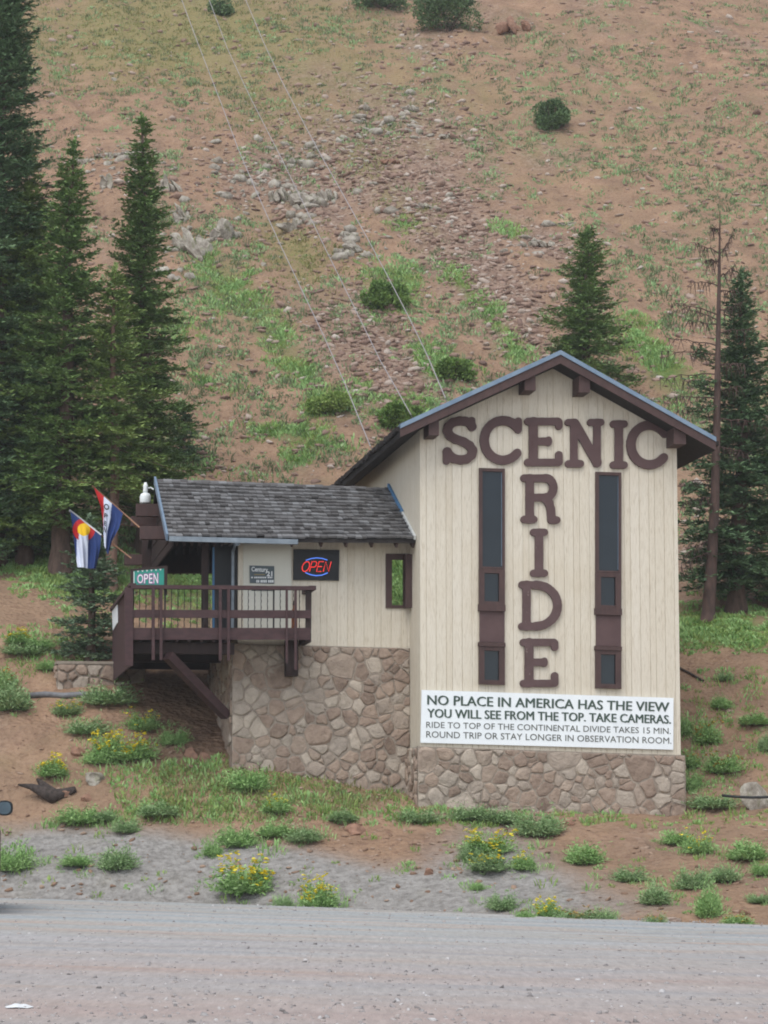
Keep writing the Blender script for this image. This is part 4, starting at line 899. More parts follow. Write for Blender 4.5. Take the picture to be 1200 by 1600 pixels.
for k, ch in enumerate("OPEN"):
    x0_, x1_ = ((213.6, 224.6), (224.3, 232.3), (232.1, 239.0), (239.0, 247.8))[k]; mb = MB(); text_on(mb, ch, [(x0_, 896.5 - k * .5), (x1_, 896.2 - k * .5), (x1_, 912.5), (x0_, 912.5)], vo - .006, .002, .05); mb.build('letter_outline', M['magenta'], op)
for k, ch in enumerate("OPEN"):
    x0_, x1_ = ((214.8, 223.6), (225.2, 231.4), (233, 238.2), (240, 246.8))[k]; mb = MB(); text_on(mb, ch, [(x0_, 897.7 - k * .5), (x1_, 897.4 - k * .5), (x1_, 911.3), (x0_, 911.3)], vo - .009, .002, .0); mb.build('letter', M['signwhite'], op)
# notice on the boarded side of the deck
def Ws(x, y, u): v, z = onu(x, y, u); return W(u, v, z)
un = uDL - .05
mb = MB(); mb.prism([Ws(175, 952, un), Ws(183, 943, un), Ws(183, 973, un), Ws(176, 985, un)], UU * .018)
tag(mb.build('white_notice', M['whiteboard'], loc=Ws(179, 984, un)), 'narrow white notice board fixed to the boarded left side of the deck', 'sign')
mb = MB(); p = Wp(460, 985, VD + .45)
mb.lathe(p, [(0, 0), (.06, 0), (.065, .02), (.065, .42), (.055, .47), (.03, .5), (.03, .56), (0, .56)], 14, 0); ex = thing('orange_canister', 'orange brown canister with dark neck standing on the deck behind the rail', 'canister', p)
mb.build('body', M['orangepaint'], ex, smooth=True); mb = MB(); mb.lathe(p, [(.0, .561), (.045, .561), (.05, .6), (.035, .66), (0, .67)], 12); mb.build('neck', M['brown'], ex, smooth=True)
# jug-shaped white lamp on the topmost beam end
p = Wp(227, 786.5, VR_ + .42); jl = thing('jug_lamp', 'white jug shaped lamp on the topmost beam end beside the shake roof', 'lamp', p)
mb = MB(); mb.lathe(p, [(0, .0), (.125, .0), (.132, .03), (.135, .16), (.11, .225), (.06, .25), (0, .25)], 18); mb.build('globe', M['lampwhite'], jl, smooth=True)
mb = MB(); mb.lathe(p, [(0, .25), (.05, .251), (.062, .3), (.05, .36), (.06, .42), (.05, .45), (.035, .46), (.035, .5), (0, .5)], 14); mb.tube([p + ZZ * .36 + UU * .03, p + ZZ * .38 + UU * .13, p + ZZ * .34 + UU * .19], .018, 6); mb.build('neck', M['lampwhite'], jl, smooth=True)

# ------------------------------------------------------------------ flags
def cloth(lf, rt, v, colour, mats, parent, ns_=64, nt_=90, amp=.06):
    vs = []; fs = []; mi = []; lf = np.array(lf, float); rt = np.array(rt, float)
    def edgep(e, t): x = np.linspace(0, 1, len(e)); return np.array([np.interp(t, x, e[:, 0]), np.interp(t, x, e[:, 1])])
    P = np.zeros((nt_ + 1, ns_ + 1, 2))
    for j in range(nt_ + 1):
        t = j / nt_; a, b = edgep(lf, t), edgep(rt, t)
        for i in range(ns_ + 1):
            s = i / ns_; p = a * (1 - s) + b * s; P[j, i] = p
            vs.append(Wp(p[0], p[1], v) + VV * amp * min(1, t * 3) * (math.sin(s * 11 + t * 1.5) + .5 * math.sin(s * 23 - t * 3)))
    for j in range(nt_):
        for i in range(ns_):
            k = j * (ns_ + 1) + i; fs.append((k, k + 1, k + ns_ + 2, k + ns_ + 1)); c = P[j:j + 2, i:i + 2].mean((0, 1)); mi.append(colour((i + .5) / ns_, (j + .5) / nt_, c[0], c[1]))
    o = mesh_obj('cloth', np.array(vs), fs, mats, parent, None, True, mi)
    return o
v1 = 4.6
f1 = thing('state_flag', 'blue flag with gold disc in a red ring, flying left of the porch', 'flag', Wp(205, 872, v1))
mb = MB(); mb.tube([Wp(108, 797, v1), Wp(158, 836.5, v1)], .03, 8); mb.build('sleeve', M['polewhite'], f1, smooth=True)
mb = MB(); mb.tube([Wp(150, 830, v1), Wp(205, 872, v1 + .3)], .018, 8); mb.build('pole', M['polewood'], f1, smooth=True)
def col1(s, t, x, y):
    d = math.hypot(x - 131, y - 827.5)
    if d < 10: return 3
    if d < 17.5 and not (y > 832 and 123 < x < 138): return 2
    if 120.5 < x + .02 * (y - 830) < 138 and y > 832: return 0
    return 1
cloth([(110, 799), (115, 840), (121, 886)], [(158, 837), (156, 860), (150, 889)], v1 - .03, col1, [M['fwhite'], M['fblue'], M['fred'], M['fgold']], f1)
v2 = 3.2
f2 = thing('open_flag', 'furled red, white and blue flag with black lettering on a pole beside the roof', 'flag', Wp(218, 824, v2))
mb = MB(); mb.tube([Wp(144, 759, v2), Wp(218, 824, v2 + .2)], .02, 8); mb.build('pole', M['polewood'], f2, smooth=True)
def col2(s, t, x, y): b = .34 - .42 * t; return 2 if s < b else (0 if s < .62 - .2 * t else 1)
c2 = cloth([(147, 762), (157, 790), (161, 815), (163, 853)], [(192, 802), (186, 825), (175, 845), (169, 868)], v2 - .02, col2, [M['fwhite'], M['fblue'], M['fred']], f2, amp=.045)
for ch, x, y in (("O", 166.5, 792), ("P", 165.5, 806), ("E", 164.5, 818), ("N", 164, 828)):
    mb = MB(); wd = 4.6 if ch == "O" else 3.2 if ch == "P" else 2.2; hh = 6.0 if y < 800 else 5.0
    text_on(mb, ch, [(x - wd + 1, y - hh), (x + wd, y - hh + 3), (x + wd - 1, y + hh), (x - wd, y + hh - 3)], v2 - .1, .004, .03); mb.build('letter', M['fblack'], c2)

# ------------------------------------------------------------------ conifers
def unit(a): return a / (np.linalg.norm(a, axis=-1, keepdims=True) + 1e-9)
def needle_mesh(o, d, tl, seed, K=8, w_=.042, ln=.13):
    """twigs (origin, direction, length) -> herringbone of needle fans"""
    r = np.random.default_rng(seed); n = len(o)
    up = np.array([0, 0, 1.]); sd = unit(np.cross(d, up)); nn = np.cross(sd, d)
    j = (np.arange(K) + .6) / K
    p = o[:, None] + d[:, None] * (tl[:, None] * j[None])[..., None]
    sg = np.where(np.arange(K) % 2 == 0, 1., -1.)[None, :, None]
    nd = unit(d[:, None] * r.uniform(.5, 1.0, (n, K, 1)) + sd[:, None] * sg * r.uniform(.3, .9, (n, K, 1)) + nn[:, None] * r.uniform(-.15, .55, (n, K, 1)))
    L = ln * r.uniform(.7, 1.25, (n, K, 1)) * np.clip(tl / .25, .55, 1.3)[:, None, None]
    wv = unit(np.cross(nd, nn[:, None] + r.normal(0, .5, (n, K, 3)))) * w_ * r.uniform(.7, 1.3, (n, K, 1))
    v = np.stack([p - wv * .5, p + wv * .5, p + nd * L], 2).reshape(-1, 3)
    v2 = np.stack([p - nd * .02, p + nd * L * .5 + wv * .55, p + nd * L, p + nd * L * .5 - wv * .55], 2)
    i = np.arange(n * K)[:, None] * 4
    f = np.concatenate([i + [[0, 1, 2]], i + [[0, 2, 3]]], 1).reshape(-1, 3)
    return v2.reshape(-1, 3), f
def spruce(name, top, base, rad, cs, mat, bark, label, seed, dens=1.0, droop=.25, ymin=60, group=None, thick=.2, ragged=.62, zbot=None):
    rng = np.random.default_rng(seed); b = ground(*base, ymin); Y = b[1]; t_ = at(top[0], top[1], Y); h = t_[2] - b[2]; lean = (t_[0] - b[0])
    rad = rad / FPX * Y
    tr = thing(name, label, 'tree', b - ZZ * .15, group)
    axis_ = lambda z: np.array([b[0] + lean * (z / h) + .05 * math.sin(z * .9 + seed), b[1] + .05 * math.sin(z * .7 + seed * 2), b[2] + z])
    mb = MB(); zs = np.linspace(-.3, h, 26); mb.tube([axis_(z) for z in zs], [thick * (1.35 if z < .3 else 1) * (1 - max(z, 0) / h) ** .8 + .012 for z in zs], 9)
    c0 = cs * h; O, D, T = [], [], []; z = c0
    for k in range(int(14 * (cs > .12))):                          # dead snags under the crown
        zz = rng.uniform(.35, 1) * c0; a = rng.uniform(0, 6.28); L = rng.uniform(.2, .8); p = axis_(zz)
        mb.tube([p, p + np.array([math.cos(a), math.sin(a), -.2]) * L], [.015, .005], 4)
    while z < h - .08:
        t = (z - c0) / (h - c0); env = rad * (1 - t) ** .72 * (.8 + .2 * min(1, t * 6)) * .95 + .06
        n = max(3, int(rng.integers(5, 8) * dens * (1 if t < .9 else .7)))
        a0 = rng.uniform(0, 6.28)
        for q_ in range(n):
            a = a0 + q_ * 6.283 / n + rng.normal(0, .25); L = env * (1 - ragged + (ragged + .14) * rng.random() ** .6) * (1 + .16 * math.sin(z * 2.1 + a * 1.5 + seed))
            if rng.random() < .06: L *= .45
            e = lerp(-.12, .75, t ** 1.4) + rng.normal(0, .1); hd = np.array([math.cos(a), math.sin(a), 0]); sdv = np.array([-hd[1], hd[0], 0])
            p0 = axis_(z + rng.normal(0, .06)); s = .12 * L; step = .105 / max(dens, .6)
            pts = []
            while s < L:
                x = s / L; p = p0 + hd * s * math.cos(e) + ZZ * (s * math.sin(e) - droop * s * x * (1 - .55 * x) * 1.2 + .1 * L * x ** 3)
                tl = min(.62, .12 + .42 * (L - s)) * rng.uniform(.55, 1.1)
                for sg in (-1, 1):
                    an = rng.uniform(.55, 1.05); d = hd * math.cos(an) + sdv * sg * math.sin(an) + ZZ * (rng.normal(-.16, .16) + .25 * t); O.append(p + rng.normal(0, .03, 3)); D.append(d); T.append(tl)
                if rng.random() < .5: O.append(p); D.append(hd * .6 + sdv * rng.normal(0, .4) + ZZ * rng.uniform(-.7, .35)); T.append(tl * .6)
                pts.append(p); s += step * rng.uniform(.8, 1.2)
            if pts: O.append(pts[-1]); D.append(hd + ZZ * .15); T.append(.2); 
            if L > .5 and len(pts) > 2: mb.tube([p0] + pts[::3], [.022 * L ** .5] + [.012] * len(pts[::3]), 3)
        z += rng.uniform(.14, .27) * (1.1 - .35 * t) / max(dens, .7)
    for k in range(10): O.append(axis_(h - .05 * k)); a = rng.uniform(0, 6.28); D.append(np.array([math.cos(a) * .35, math.sin(a) * .35, 1.])); T.append(.14 + .02 * k)
    mb.build('trunk', M[bark], tr, smooth=True)
    v, f = needle_mesh(np.array(O), unit(np.array(D)), np.array(T), seed)
    mesh_obj('crown', v, f, M[mat], tr)
    return tr
LT = 'tall spruces at the left edge'
spruce('spruce_tree', (8, -190), (-6, 885), 150, .04, 'needle4', 'bark', 'tallest dark spruce at the left edge, its top beyond the frame', 1, 1.0, .3, group=LT, thick=.26)
spruce('spruce_tree', (45, 232), (36, 880), 128, .05, 'needle2', 'bark', 'lighter green spruce in front of the tallest one at the left edge', 2, 1.0, .3, group=LT, thick=.2)
spruce('spruce_tree', (113, 222), (95, 893), 122, .12, 'needle', 'bark', 'slim topped spruce with a thick grey brown trunk behind the two flags', 3, 1.0, .3, group=LT, thick=.27)
spruce('spruce_tree', (220, 183), (230, 862), 100, .1, 'needle', 'bark', 'dark pointed spruce nearest the hillside, right of the left tree group', 4, 1.05, .3, group=LT, thick=.24)
spruce('spruce_tree', (180, 418), (175, 920), 112, .32, 'needle2', 'barkpale', 'lower spruce with a bare pale trunk behind the flag pole', 5, .9, .32, group=LT, thick=.16)
spruce('spruce_tree', (-60, 330), (-70, 890), 120, .03, 'needle4', 'bark', 'dark spruce mostly beyond the left edge of the frame', 16, .9, .3, group=LT, thick=.2)
spruce('young_spruce', (285, 634), (288, 718), 34, .02, 'needle4', 'bark', 'small young spruce on the slope just right of the tall left trees', 6, 1.0, .2, 70, thick=.06)
spruce('young_spruce', (142, 812), (139, 1032), 74, .06, 'needle3', 'bark', 'young blue green spruce between the flags and the stone pier', 7, 1.0, .2, thick=.11, ragged=.6)
spruce('spruce_tree', (918, 357), (916, 640), 100, .03, 'needle', 'bark', 'dense green spruce rising behind the tower roof ridge', 8, 1.1, .25, 74, thick=.16)
spruce('spruce_tree', (1162, 424), (1153, 957), 106, .09, 'needle4', 'bark', 'dark blue green spruce right of the bare dead trunk', 10, 1.1, .3, thick=.24)
spruce('spruce_tree', (1222, 470), (1225, 950), 95, .05, 'needle', 'bark', 'spruce cut by the right edge of the frame', 11, .9, .3, thick=.2)

def dead_tree():
    rng = random.Random(4); b = ground(1106, 967, 66); Y = b[1]
    tr = thing('dead_tree', 'tall bare dead conifer with thin drooping branches right of the tower', 'tree', b - ZZ * .15)
    path = [at(x, y, Y) for x, y in ((1106, 975), (1107, 955), (1112, 880), (1117, 780), (1120, 660), (1122, 540), (1124, 420), (1125, 330))]
    path[0][2] = b[2] - .3
    mb = MB(); mb.tube(path, [.27, .185, .15, .125, .1, .072, .042, .008], 10); mb.build('trunk', M['barkdead'], tr, smooth=True)
    zs = [p[2] for p in path]; xs = [p[0] for p in path]
    o, d, tl = [], [], []
    def br(y, L, dirx, rise, dro, yy=0., r0=.022, fork=True):
        z = at(1120, y, Y)[2]; x = float(np.interp(z, zs, xs)); p = np.array([x, Y, z]); pts = [p]; hd = np.array([dirx, yy, 0.]); hd /= np.linalg.norm(hd)
        for k in range(1, 9):
            s = L * k / 8; pts.append(p + hd * s + ZZ * (rise * s - dro * s * s / L) + np.array([0, rng.uniform(-.04, .04), rng.uniform(-.035, .035)]))
        mb = MB(); mb.tube(pts, [r0 * (1 - .1 * k) for k in range(9)], 5)
        for k in range(2, 9):                                       # hanging side twigs
            for m_ in range(4):
                q_ = pts[k]; mb.tube([q_, q_ + np.array([rng.uniform(-.15, .15), rng.uniform(-.2, .2), rng.uniform(-.42, .08)])], [.012, .005], 3)
        mb.build('branch', M['barkdead'], tr)
        return pts
    for y, L, dx, ri, dr in ((395, .75, -1, .35, .1), (408, .35, -1, .1, 0), (396, .45, 1, 1.0, -.5), (360, .25, -1, .4, 0), (432, .45, 1, .5, -.2), (447, .8, -1, .35, .1), (455, .6, 1, .2, 0), (492, 1.3, -1, .4, .2), (500, 1.0, -1, .35, .1), (508, .9, -1, .0, -.1), (486, .6, 1, .3, 0), (541, 1.35, -1, .25, .1), (553, 1.5, -1, .1, .05), (585, 1.6, -1, .1, .1), (598, .9, -1, .2, .1), (610, .6, 1, .2, .1), (622, 1.6, -1, .0, .05), (640, 1.1, -1, .1, .15), (655, 1.5, 1, .0, .2), (752, .95, -1, .1, .2), (778, .9, -1, .1, .3), (845, .8, -1, -.2, .3), (860, .9, -1, -.3, .2), (520, .8, 1, .2, .1), (570, .7, 1, .2, .2), (700, .9, 1, .1, .2)):
        br(y, L, dx * (1 if rng.random() < .9 else .8), ri, dr, rng.uniform(-.6, .6))
    rg = np.random.default_rng(5)                                    # the few live sprays low on its left side
    for (x, y, L) in ((1096, 553, .35), (1092, 640, .5), (1085, 700, .75), (1092, 730, .6), (1080, 765, .5), (1092, 800, .7), (1085, 830, .6), (1098, 600, .4), (1100, 870, .6), (1090, 905, .6)):
        p = at(x, y, Y + rg.uniform(-.2, .4))
        for k in range(42): o.append(p + rg.normal(0, .24, 3) * [1.2 * L, 1, .35]); d.append(rg.normal(0, 1, 3) * [1, 1, .3]); tl.append(.2)
    v, f = needle_mesh(np.array(o), unit(np.array(d)), np.array(tl), 77); mesh_obj('live_foliage', v, f, M['needle4'], tr)
dead_tree()

# ------------------------------------------------------------------ bushes and plants
def leafy(c, rx_, rz_, n, lw, ll, seed, lobes=16):
    """leaf faces through a lobed volume standing on c"""
    r = np.random.default_rng(seed); lc = np.stack([r.uniform(-.62, .62, lobes) * rx_, r.uniform(-.5, .5, lobes) * rx_, r.uniform(.2, .72, lobes) * rz_], 1); lr = r.uniform(.22, .46, lobes)
    k = r.integers(0, lobes, n); dv = unit(r.normal(0, 1, (n, 3))); p = lc[k] + dv * (lr[k] * r.uniform(.35, 1, n) ** .5)[:, None] * [rx_, rx_, rz_ * .62]
    p[:, 2] = np.abs(p[:, 2]); p = p + c; nd = unit(dv + r.normal(0, .6, (n, 3)) + [0, 0, .6]); wv = unit(np.cross(nd, r.normal(0, 1, (n, 3)))) * lw * r.uniform(.6, 1.3, (n, 1)); L = ll * r.uniform(.6, 1.3, (n, 1))
    v = np.stack([p, p + nd * L * .5 + wv, p + nd * L, p + nd * L * .5 - wv], 1).reshape(-1, 3); f = np.arange(n * 4).reshape(-1, 4); return v, f
def bush(x, y, w_, h_, mat, label, seed, n=2200, ymin=70, name='bush', lw=.036, ll=.12):
    n = int(n * 2.2); g = ground(x, y, ymin); s = g[1] / FPX; t = thing(name, label, 'bush', g)
    v, f = leafy(g - ZZ * .1, w_ * s / 2, h_ * s * 1.05, n, lw, ll, seed, 18); mesh_obj('foliage', v, f, M[mat], t)
    mb = MB(); r = random.Random(seed)
    for k in range(7): a = r.uniform(0, 6.28); mb.tube([g - ZZ * .1, g + np.array([math.cos(a) * w_ * s * .3, math.sin(a) * w_ * s * .3, h_ * s * .6])], [.03, .008], 4)
    mb.build('stem', M['bark'], t); return t
bush(862, 202, 64, 54, 'bushdark', 'round dark green bush alone on the upper hillside', 21, 2600)
bush(700, 50, 122, 95, 'bushdark', 'wide dark evergreen bush at the top edge above the rocky ledge', 22, 5200)
bush(600, 14, 130, 40, 'bushdark', 'dark low bush cut by the top edge, left of the wide one', 23, 2200)
bush(346, 24, 44, 30, 'bushdark', 'small dark bush at the top edge near the cables', 24, 1200)
bush(628, 668, 72, 46, 'bushgreen', 'bright green bush behind the left eave of the tower roof', 25, 2200)
bush(712, 592, 70, 40, 'bushgreen', 'olive green bush above the roof slope, left of the ridge', 26, 2000)
bush(605, 480, 80, 46, 'bushgreen', 'broad green bush on the slope beside the right cable', 27, 2400)
bush(512, 645, 72, 34, 'grass', 'low bright green shrub left of the tower on the slope', 28, 1900, lw=.04)

def plant_proto(kind, seed):
    """one plant about 1 m wide and high, at the origin"""
    r = np.random.default_rng(seed); o = bpy.data.objects.new('flowering_shrub' if 'f' in kind else 'sage_shrub', None); COL.objects.link(o)
    n = 820; az = r.uniform(0, 6.283, n); rr = np.sqrt(r.uniform(0, 1, n)) * .3; lobe = 1 + .38 * np.sin(az * 2 + seed) + .22 * np.sin(az * 5 + seed * 2) + .5 * (r.random(n) < .07)
    ba = np.stack([rr * np.cos(az), rr * np.sin(az), rr * 0 - .03], 1); el = r.uniform(.12, 1.5, n); hd = np.stack([np.cos(az), np.sin(az), 0 * az], 1)
    L = r.uniform(.55, 1.0, n) * lobe * .8; tip = ba + (hd * np.cos(el)[:, None] * .62 + np.array([0, 0, 1.]) * np.sin(el)[:, None]) * L[:, None]
    V, F = [], []; nl = 5
    for k in range(nl):                                             # leaves along each stem
        t = ((k + r.uniform(.3, 1, n)) / nl)[:, None]; p = ba * (1 - t) + tip * t; dv = unit(unit(tip - ba) * .9 + r.normal(0, .55, (n, 3))); ll = r.uniform(.09, .18, (n, 1)); wv = unit(np.cross(dv, r.normal(0, 1, (n, 3)))) * r.uniform(.011, .024, (n, 1))
        V.append(np.stack([p, p + dv * ll * .5 + wv, p + dv * ll, p + dv * ll * .5 - wv], 1).reshape(-1, 3))
    v = np.concatenate(V); f = np.arange(len(v)).reshape(-1, 4)
    mesh_obj('foliage', v, f, M['sage'] if seed % 2 else M['sage2'], o)
    if 'f' in kind:
        m_ = 75 if 'F' in kind else 30; top = r.choice(np.where(el > .75)[0], m_); mb = MB()
        for i in top:
            p = tip[i] * r.uniform(1.0, 1.16)
            for q_ in range(4):
                c = p + r.normal(0, .035, 3); rd = r.uniform(.028, .055); nn_ = 6; tz = r.normal(0, .3, 2)
                ring = [c + np.array([rd * math.cos(a), rd * math.sin(a), .008 + (rd * math.cos(a) * tz[0] + rd * math.sin(a) * tz[1])]) for a in np.arange(nn_) * 6.283 / nn_]
                mb.add(ring + [c - ZZ * .03], [tuple(range(nn_))] + [(k, nn_, (k + 1) % nn_) for k in range(nn_)])
        mb.build('blossom', M['orange'] if 'o' in kind else M['yellow'], o)
    return o
PROTO = {k: [plant_proto(k, s) for s in ss] for k, ss in {'s': (101, 102, 103, 104, 106, 108), 'fF': (105, 107), 'f': (109, 112), 'fo': (113, 116)}.items()}
used = set(); PL = []
def plant(x, y, w_, h_, kind, label, group, ymin=0):
    g = ground(x, y, ymin); s = g[1] / FPX; pr = PROTO[kind][(int(x) * 7 + int(y)) % len(PROTO[kind])]
    if pr.name in used: o = copy_tree(pr)
    else: o = pr; used.add(pr.name)
    o.location = tuple(g); rnd = random.Random(int(x * 31 + y)); o.rotation_euler = (0, 0, rnd.uniform(0, 6.28))
    o.scale = (w_ * s / 1.15, w_ * s / 1.15, h_ * s * rnd.uniform(.66, .9))
    PL.append((x, y, w_)); tag(o, label, 'plant', group); return o
GB, GR, GL = 'plants along the road bank', 'plants on the right slope', 'plants on the left slope'
YF, SG = 'yellow flowered shrub', 'grey green shrub'
for a in (
    (383, 1394, 84, 60, 'fF', 'broad yellow flowered shrub on the grey gravel left of centre', GB),
    (497, 1418, 58, 62, 'fF', 'round yellow flowered shrub beside the road edge near the middle', GB),
    (443, 1418, 24, 24, 's', 'tiny grey green tuft just left of the round yellow flowered shrub', GB),
    (184, 1357, 56, 52, 's', 'dense green shrub alone on the grey gravel at left', GB),
    (197, 1300, 40, 24, 's', 'small low shrub above the dense one on the gravel at left', GB),
    (18, 1358, 60, 50, 's', 'ragged shrub at the left frame edge beside the vehicle', GB),
    (120, 1352, 50, 22, 's', 'low sparse shrub on the gravel left of the dense one', GB),
    (125, 1285, 62, 34, 's', 'pale shrub on the bank top right of the charred log', GB),
    (165, 1282, 40, 26, 's', 'small pale shrub on the bank top, second right of the charred log', GB),
    (248, 1274, 66, 28, 's', 'silvery low shrub on the left bank top', GB),
    (332, 1336, 30, 24, 's', 'small rounded shrub on the gravel below the deck', GB),
    (371, 1321, 50, 42, 's', 'tall leafy shrub under the wing stone wall corner', GB),
    (430, 1306, 50, 30, 's', 'left half of the wide shrub pair under the wing stone wall', GB),
    (475, 1314, 56, 36, 's', 'right half of the wide shrub pair under the wing stone wall', GB),
    (430, 1268, 46, 36, 'f', 'pale shrub with few yellow flowers close to the wing stone wall', GB),
    (535, 1282, 52, 22, 's', 'low pale shrub on the bank top in front of the wing', GB),
    (655, 1284, 58, 28, 's', 'low shrub below the left corner of the tower base', GB),
    (735, 1280, 60, 30, 's', 'leafy shrub at the tower base below the word NO', GB),
    (785, 1286, 60, 34, 's', 'leafy shrub at the tower base, left of its middle', GB),
    (842, 1304, 70, 44, 's', 'big leafy shrub at the tower base below the middle of the signboard', GB),
    (765, 1360, 64, 44, 'f', 'lower bush of the yellow flowered clump below the tower', GB),
    (762, 1332, 66, 46, 'fF', 'upper bush of the yellow flowered clump below the tower', GB),
    (738, 1342, 36, 30, 's', 'small shrub on the left side of the yellow flowered clump', GB),
    (818, 1358, 40, 36, 'f', 'small shrub right of the yellow flowered clump', GB),
    (914, 1348, 64, 42, 's', 'lone bushy shrub on the bare bank below the tower', GB),
    (785, 1421, 40, 36, 's', 'small green shrub by the road on the gravel right of centre', GB),
    (746, 1390, 20, 16, 's', 'tiny tuft on the gravel right of centre', GB),
    (820, 1438, 34, 24, 's', 'green shrub at the road edge, left end of the flowered row', GB),
    (857, 1437, 44, 40, 'fF', 'tall yellow flowered plant in the row at the road edge', GB),
    (905, 1440, 60, 30, 'fo', 'ochre flowered low plant in the row at the road edge', GB),
    (945, 1441, 36, 24, 's', 'green shrub at the road edge, right end of the flowered row', GB),
    (1024, 1411, 50, 36, 's', 'dark green shrub on the bank between the flowered row and the trailing group', GB),
    (985, 1376, 48, 30, 's', 'grey green shrub on the right bank above the dark green one', GB),
    (1058, 1318, 46, 34, 's', 'leafy shrub on the right bank top, left of its flowered neighbour', GB),
    (1090, 1332, 44, 44, 'f', 'shrub with few yellow flowers on the right bank top', GB),
    (1083, 1388, 50, 40, 's', 'middle shrub of the trailing group on the right bank', GB),
    (1108, 1430, 44, 58, 's', 'lowest shrub of the trailing group, near the road at right', GB),
    (1130, 1376, 50, 36, 's', 'right shrub of the trailing group on the right bank', GB),
    (1168, 1342, 66, 44, 's', 'broad leafy shrub on the bank near the right frame edge', GB),
    (1192, 1366, 34, 26, 's', 'small shrub at the right frame edge under the broad one', GB),
    (1186, 1410, 36, 20, 's', 'flat shrub at the right frame edge near the road', GB),
    (1152, 1446, 46, 24, 'fo', 'ochre flowered plant at the road edge, far right', GB),
    (1025, 1446, 30, 26, 'fo', 'thin ochre flowered plant at the road edge below the dark green shrub', GB),
    (170, 1100, 76, 44, 's', 'green shrub at the end of the grey pipe under the deck', GL),
    (105, 1116, 44, 30, 'f', 'yellow flowered shrub just below the grey pipe', GL),
    (135, 1146, 58, 36, 's', 'grey green shrub between the grey pipe and the charred log', GL),
    (170, 1182, 52, 46, 'fF', 'yellow flowered bush in the dark shade left of the brace, left one of the pair', GL),
    (205, 1186, 70, 50, 'fF', 'yellow flowered bush in the dark shade left of the brace, right one of the pair', GL),
    (222, 1140, 44, 36, 'f', 'small yellow flowered plant under the deck', GL),
    (272, 1162, 40, 34, 's', 'small shrub in the shade below the diagonal brace', GL),
    (152, 1192, 38, 26, 's', 'low grey shrub above the charred log', GL),
    (83, 1212, 50, 40, 'fF', 'yellow flowered plant directly above the charred log', GL),
    (18, 1108, 66, 56, 's', 'leafy shrub at the left frame edge under the slope', GL),
    (5, 1075, 40, 40, 'fo', 'thin ochre flowered plant at the left frame edge', GL),
    (30, 1005, 48, 26, 'fF', 'yellow flowered plant on the open left slope', GL),
    (62, 1012, 40, 22, 's', 'pale shrub right of the flowered plant on the open left slope', GL),
    (38, 1022, 60, 22, 's', 'low grey shrub under the flowered plant on the open left slope', GL),
    (72, 1046, 30, 18, 's', 'tiny shrub left of the stone pier', GL),
    (388, 1232, 60, 40, 's', 'grass green shrub at the lower left corner of the wing stone wall', GL),
    (1104, 1160, 46, 46, 'fo', 'ochre flowered shrub right of the signboard', GR),
    (1130, 1206, 52, 48, 'fo', 'larger ochre flowered shrub right of the stone base', GR),
    (1080, 1198, 30, 34, 'fo', 'slim ochre flowered plant against the stone base corner', GR),
    (1078, 1232, 36, 34, 's', 'dark green shrub touching the stone base corner', GR),
    (1115, 1262, 64, 34, 's', 'low dark shrub below the black hose', GR),
    (1126, 1106, 34, 26, 's', 'round pale shrub on the right slope beneath the bank lip', GR),
    (1068, 1146, 30, 40, 's', 'shrub half hidden behind the right edge of the signboard', GR),
    (1180, 1132, 56, 28, 's', 'spreading shrub near the right edge of the slope', GR),
    (1196, 1172, 26, 36, 's', 'dark shrub cut by the right frame edge', GR),
    (1132, 1062, 24, 18, 's', 'tiny shrub right of the fallen pole', GR)): plant(*a)

pp_ = np.concatenate([np.stack([x + RNG.normal(0, .6, 9) * w_, y + RNG.normal(0, .16, 9) * w_ - 1], 1) for x, y, w_ in PL]); pp_ = pp_[pp_[:, 1] < 1408 + .03 * pp_[:, 0]]
g = grounds(pp_[:, 0], pp_[:, 1]); s = clumps(g, .06, .2); stuff_blades('weeds', g, s, s * 1.1, 22, .016, M['sage'], .9, 19)
# ------------------------------------------------------------------ rocks, log, hoses and litter
def shard(r, c, sx, sy, sz, lean, seed, V, F, rough=.16):
    import bmesh
    bm = bmesh.new(); bmesh.ops.create_icosphere(bm, subdivisions=3, radius=1)
    vs = np.array([tuple(v.co) for v in bm.verts]); pl = unit(r.normal(0, 1, (11, 3)) * [1.2, 1.2, .5]); pd = r.uniform(.3, .8, 11)
    for n_, d_ in zip(pl, pd): vs = vs - np.outer(np.clip(vs @ n_ - d_, 0, None), n_)          # flat broken faces
    vs = vs + rough * np.stack([fbm(vs[:, 0] * 3 + seed + i * 9, vs[:, 2] * 2 + vs[:, 1] * 2.3, seed + i, 3) for i in range(3)], 1)
    vs = vs / np.abs(vs).max(0) * [sx, sy, sz]; az = r.uniform(-.5, .5); ca, sa = math.cos(az), math.sin(az)
    vs = np.stack([vs[:, 0] * ca - vs[:, 1] * sa, vs[:, 0] * sa + vs[:, 1] * ca, vs[:, 2]], 1); vs[:, 0] += lean * vs[:, 2]
    b = sum(len(z) for z in V); V.append(vs + c); F += [[b + v.index for v in f.verts] for f in bm.faces]; bm.free()
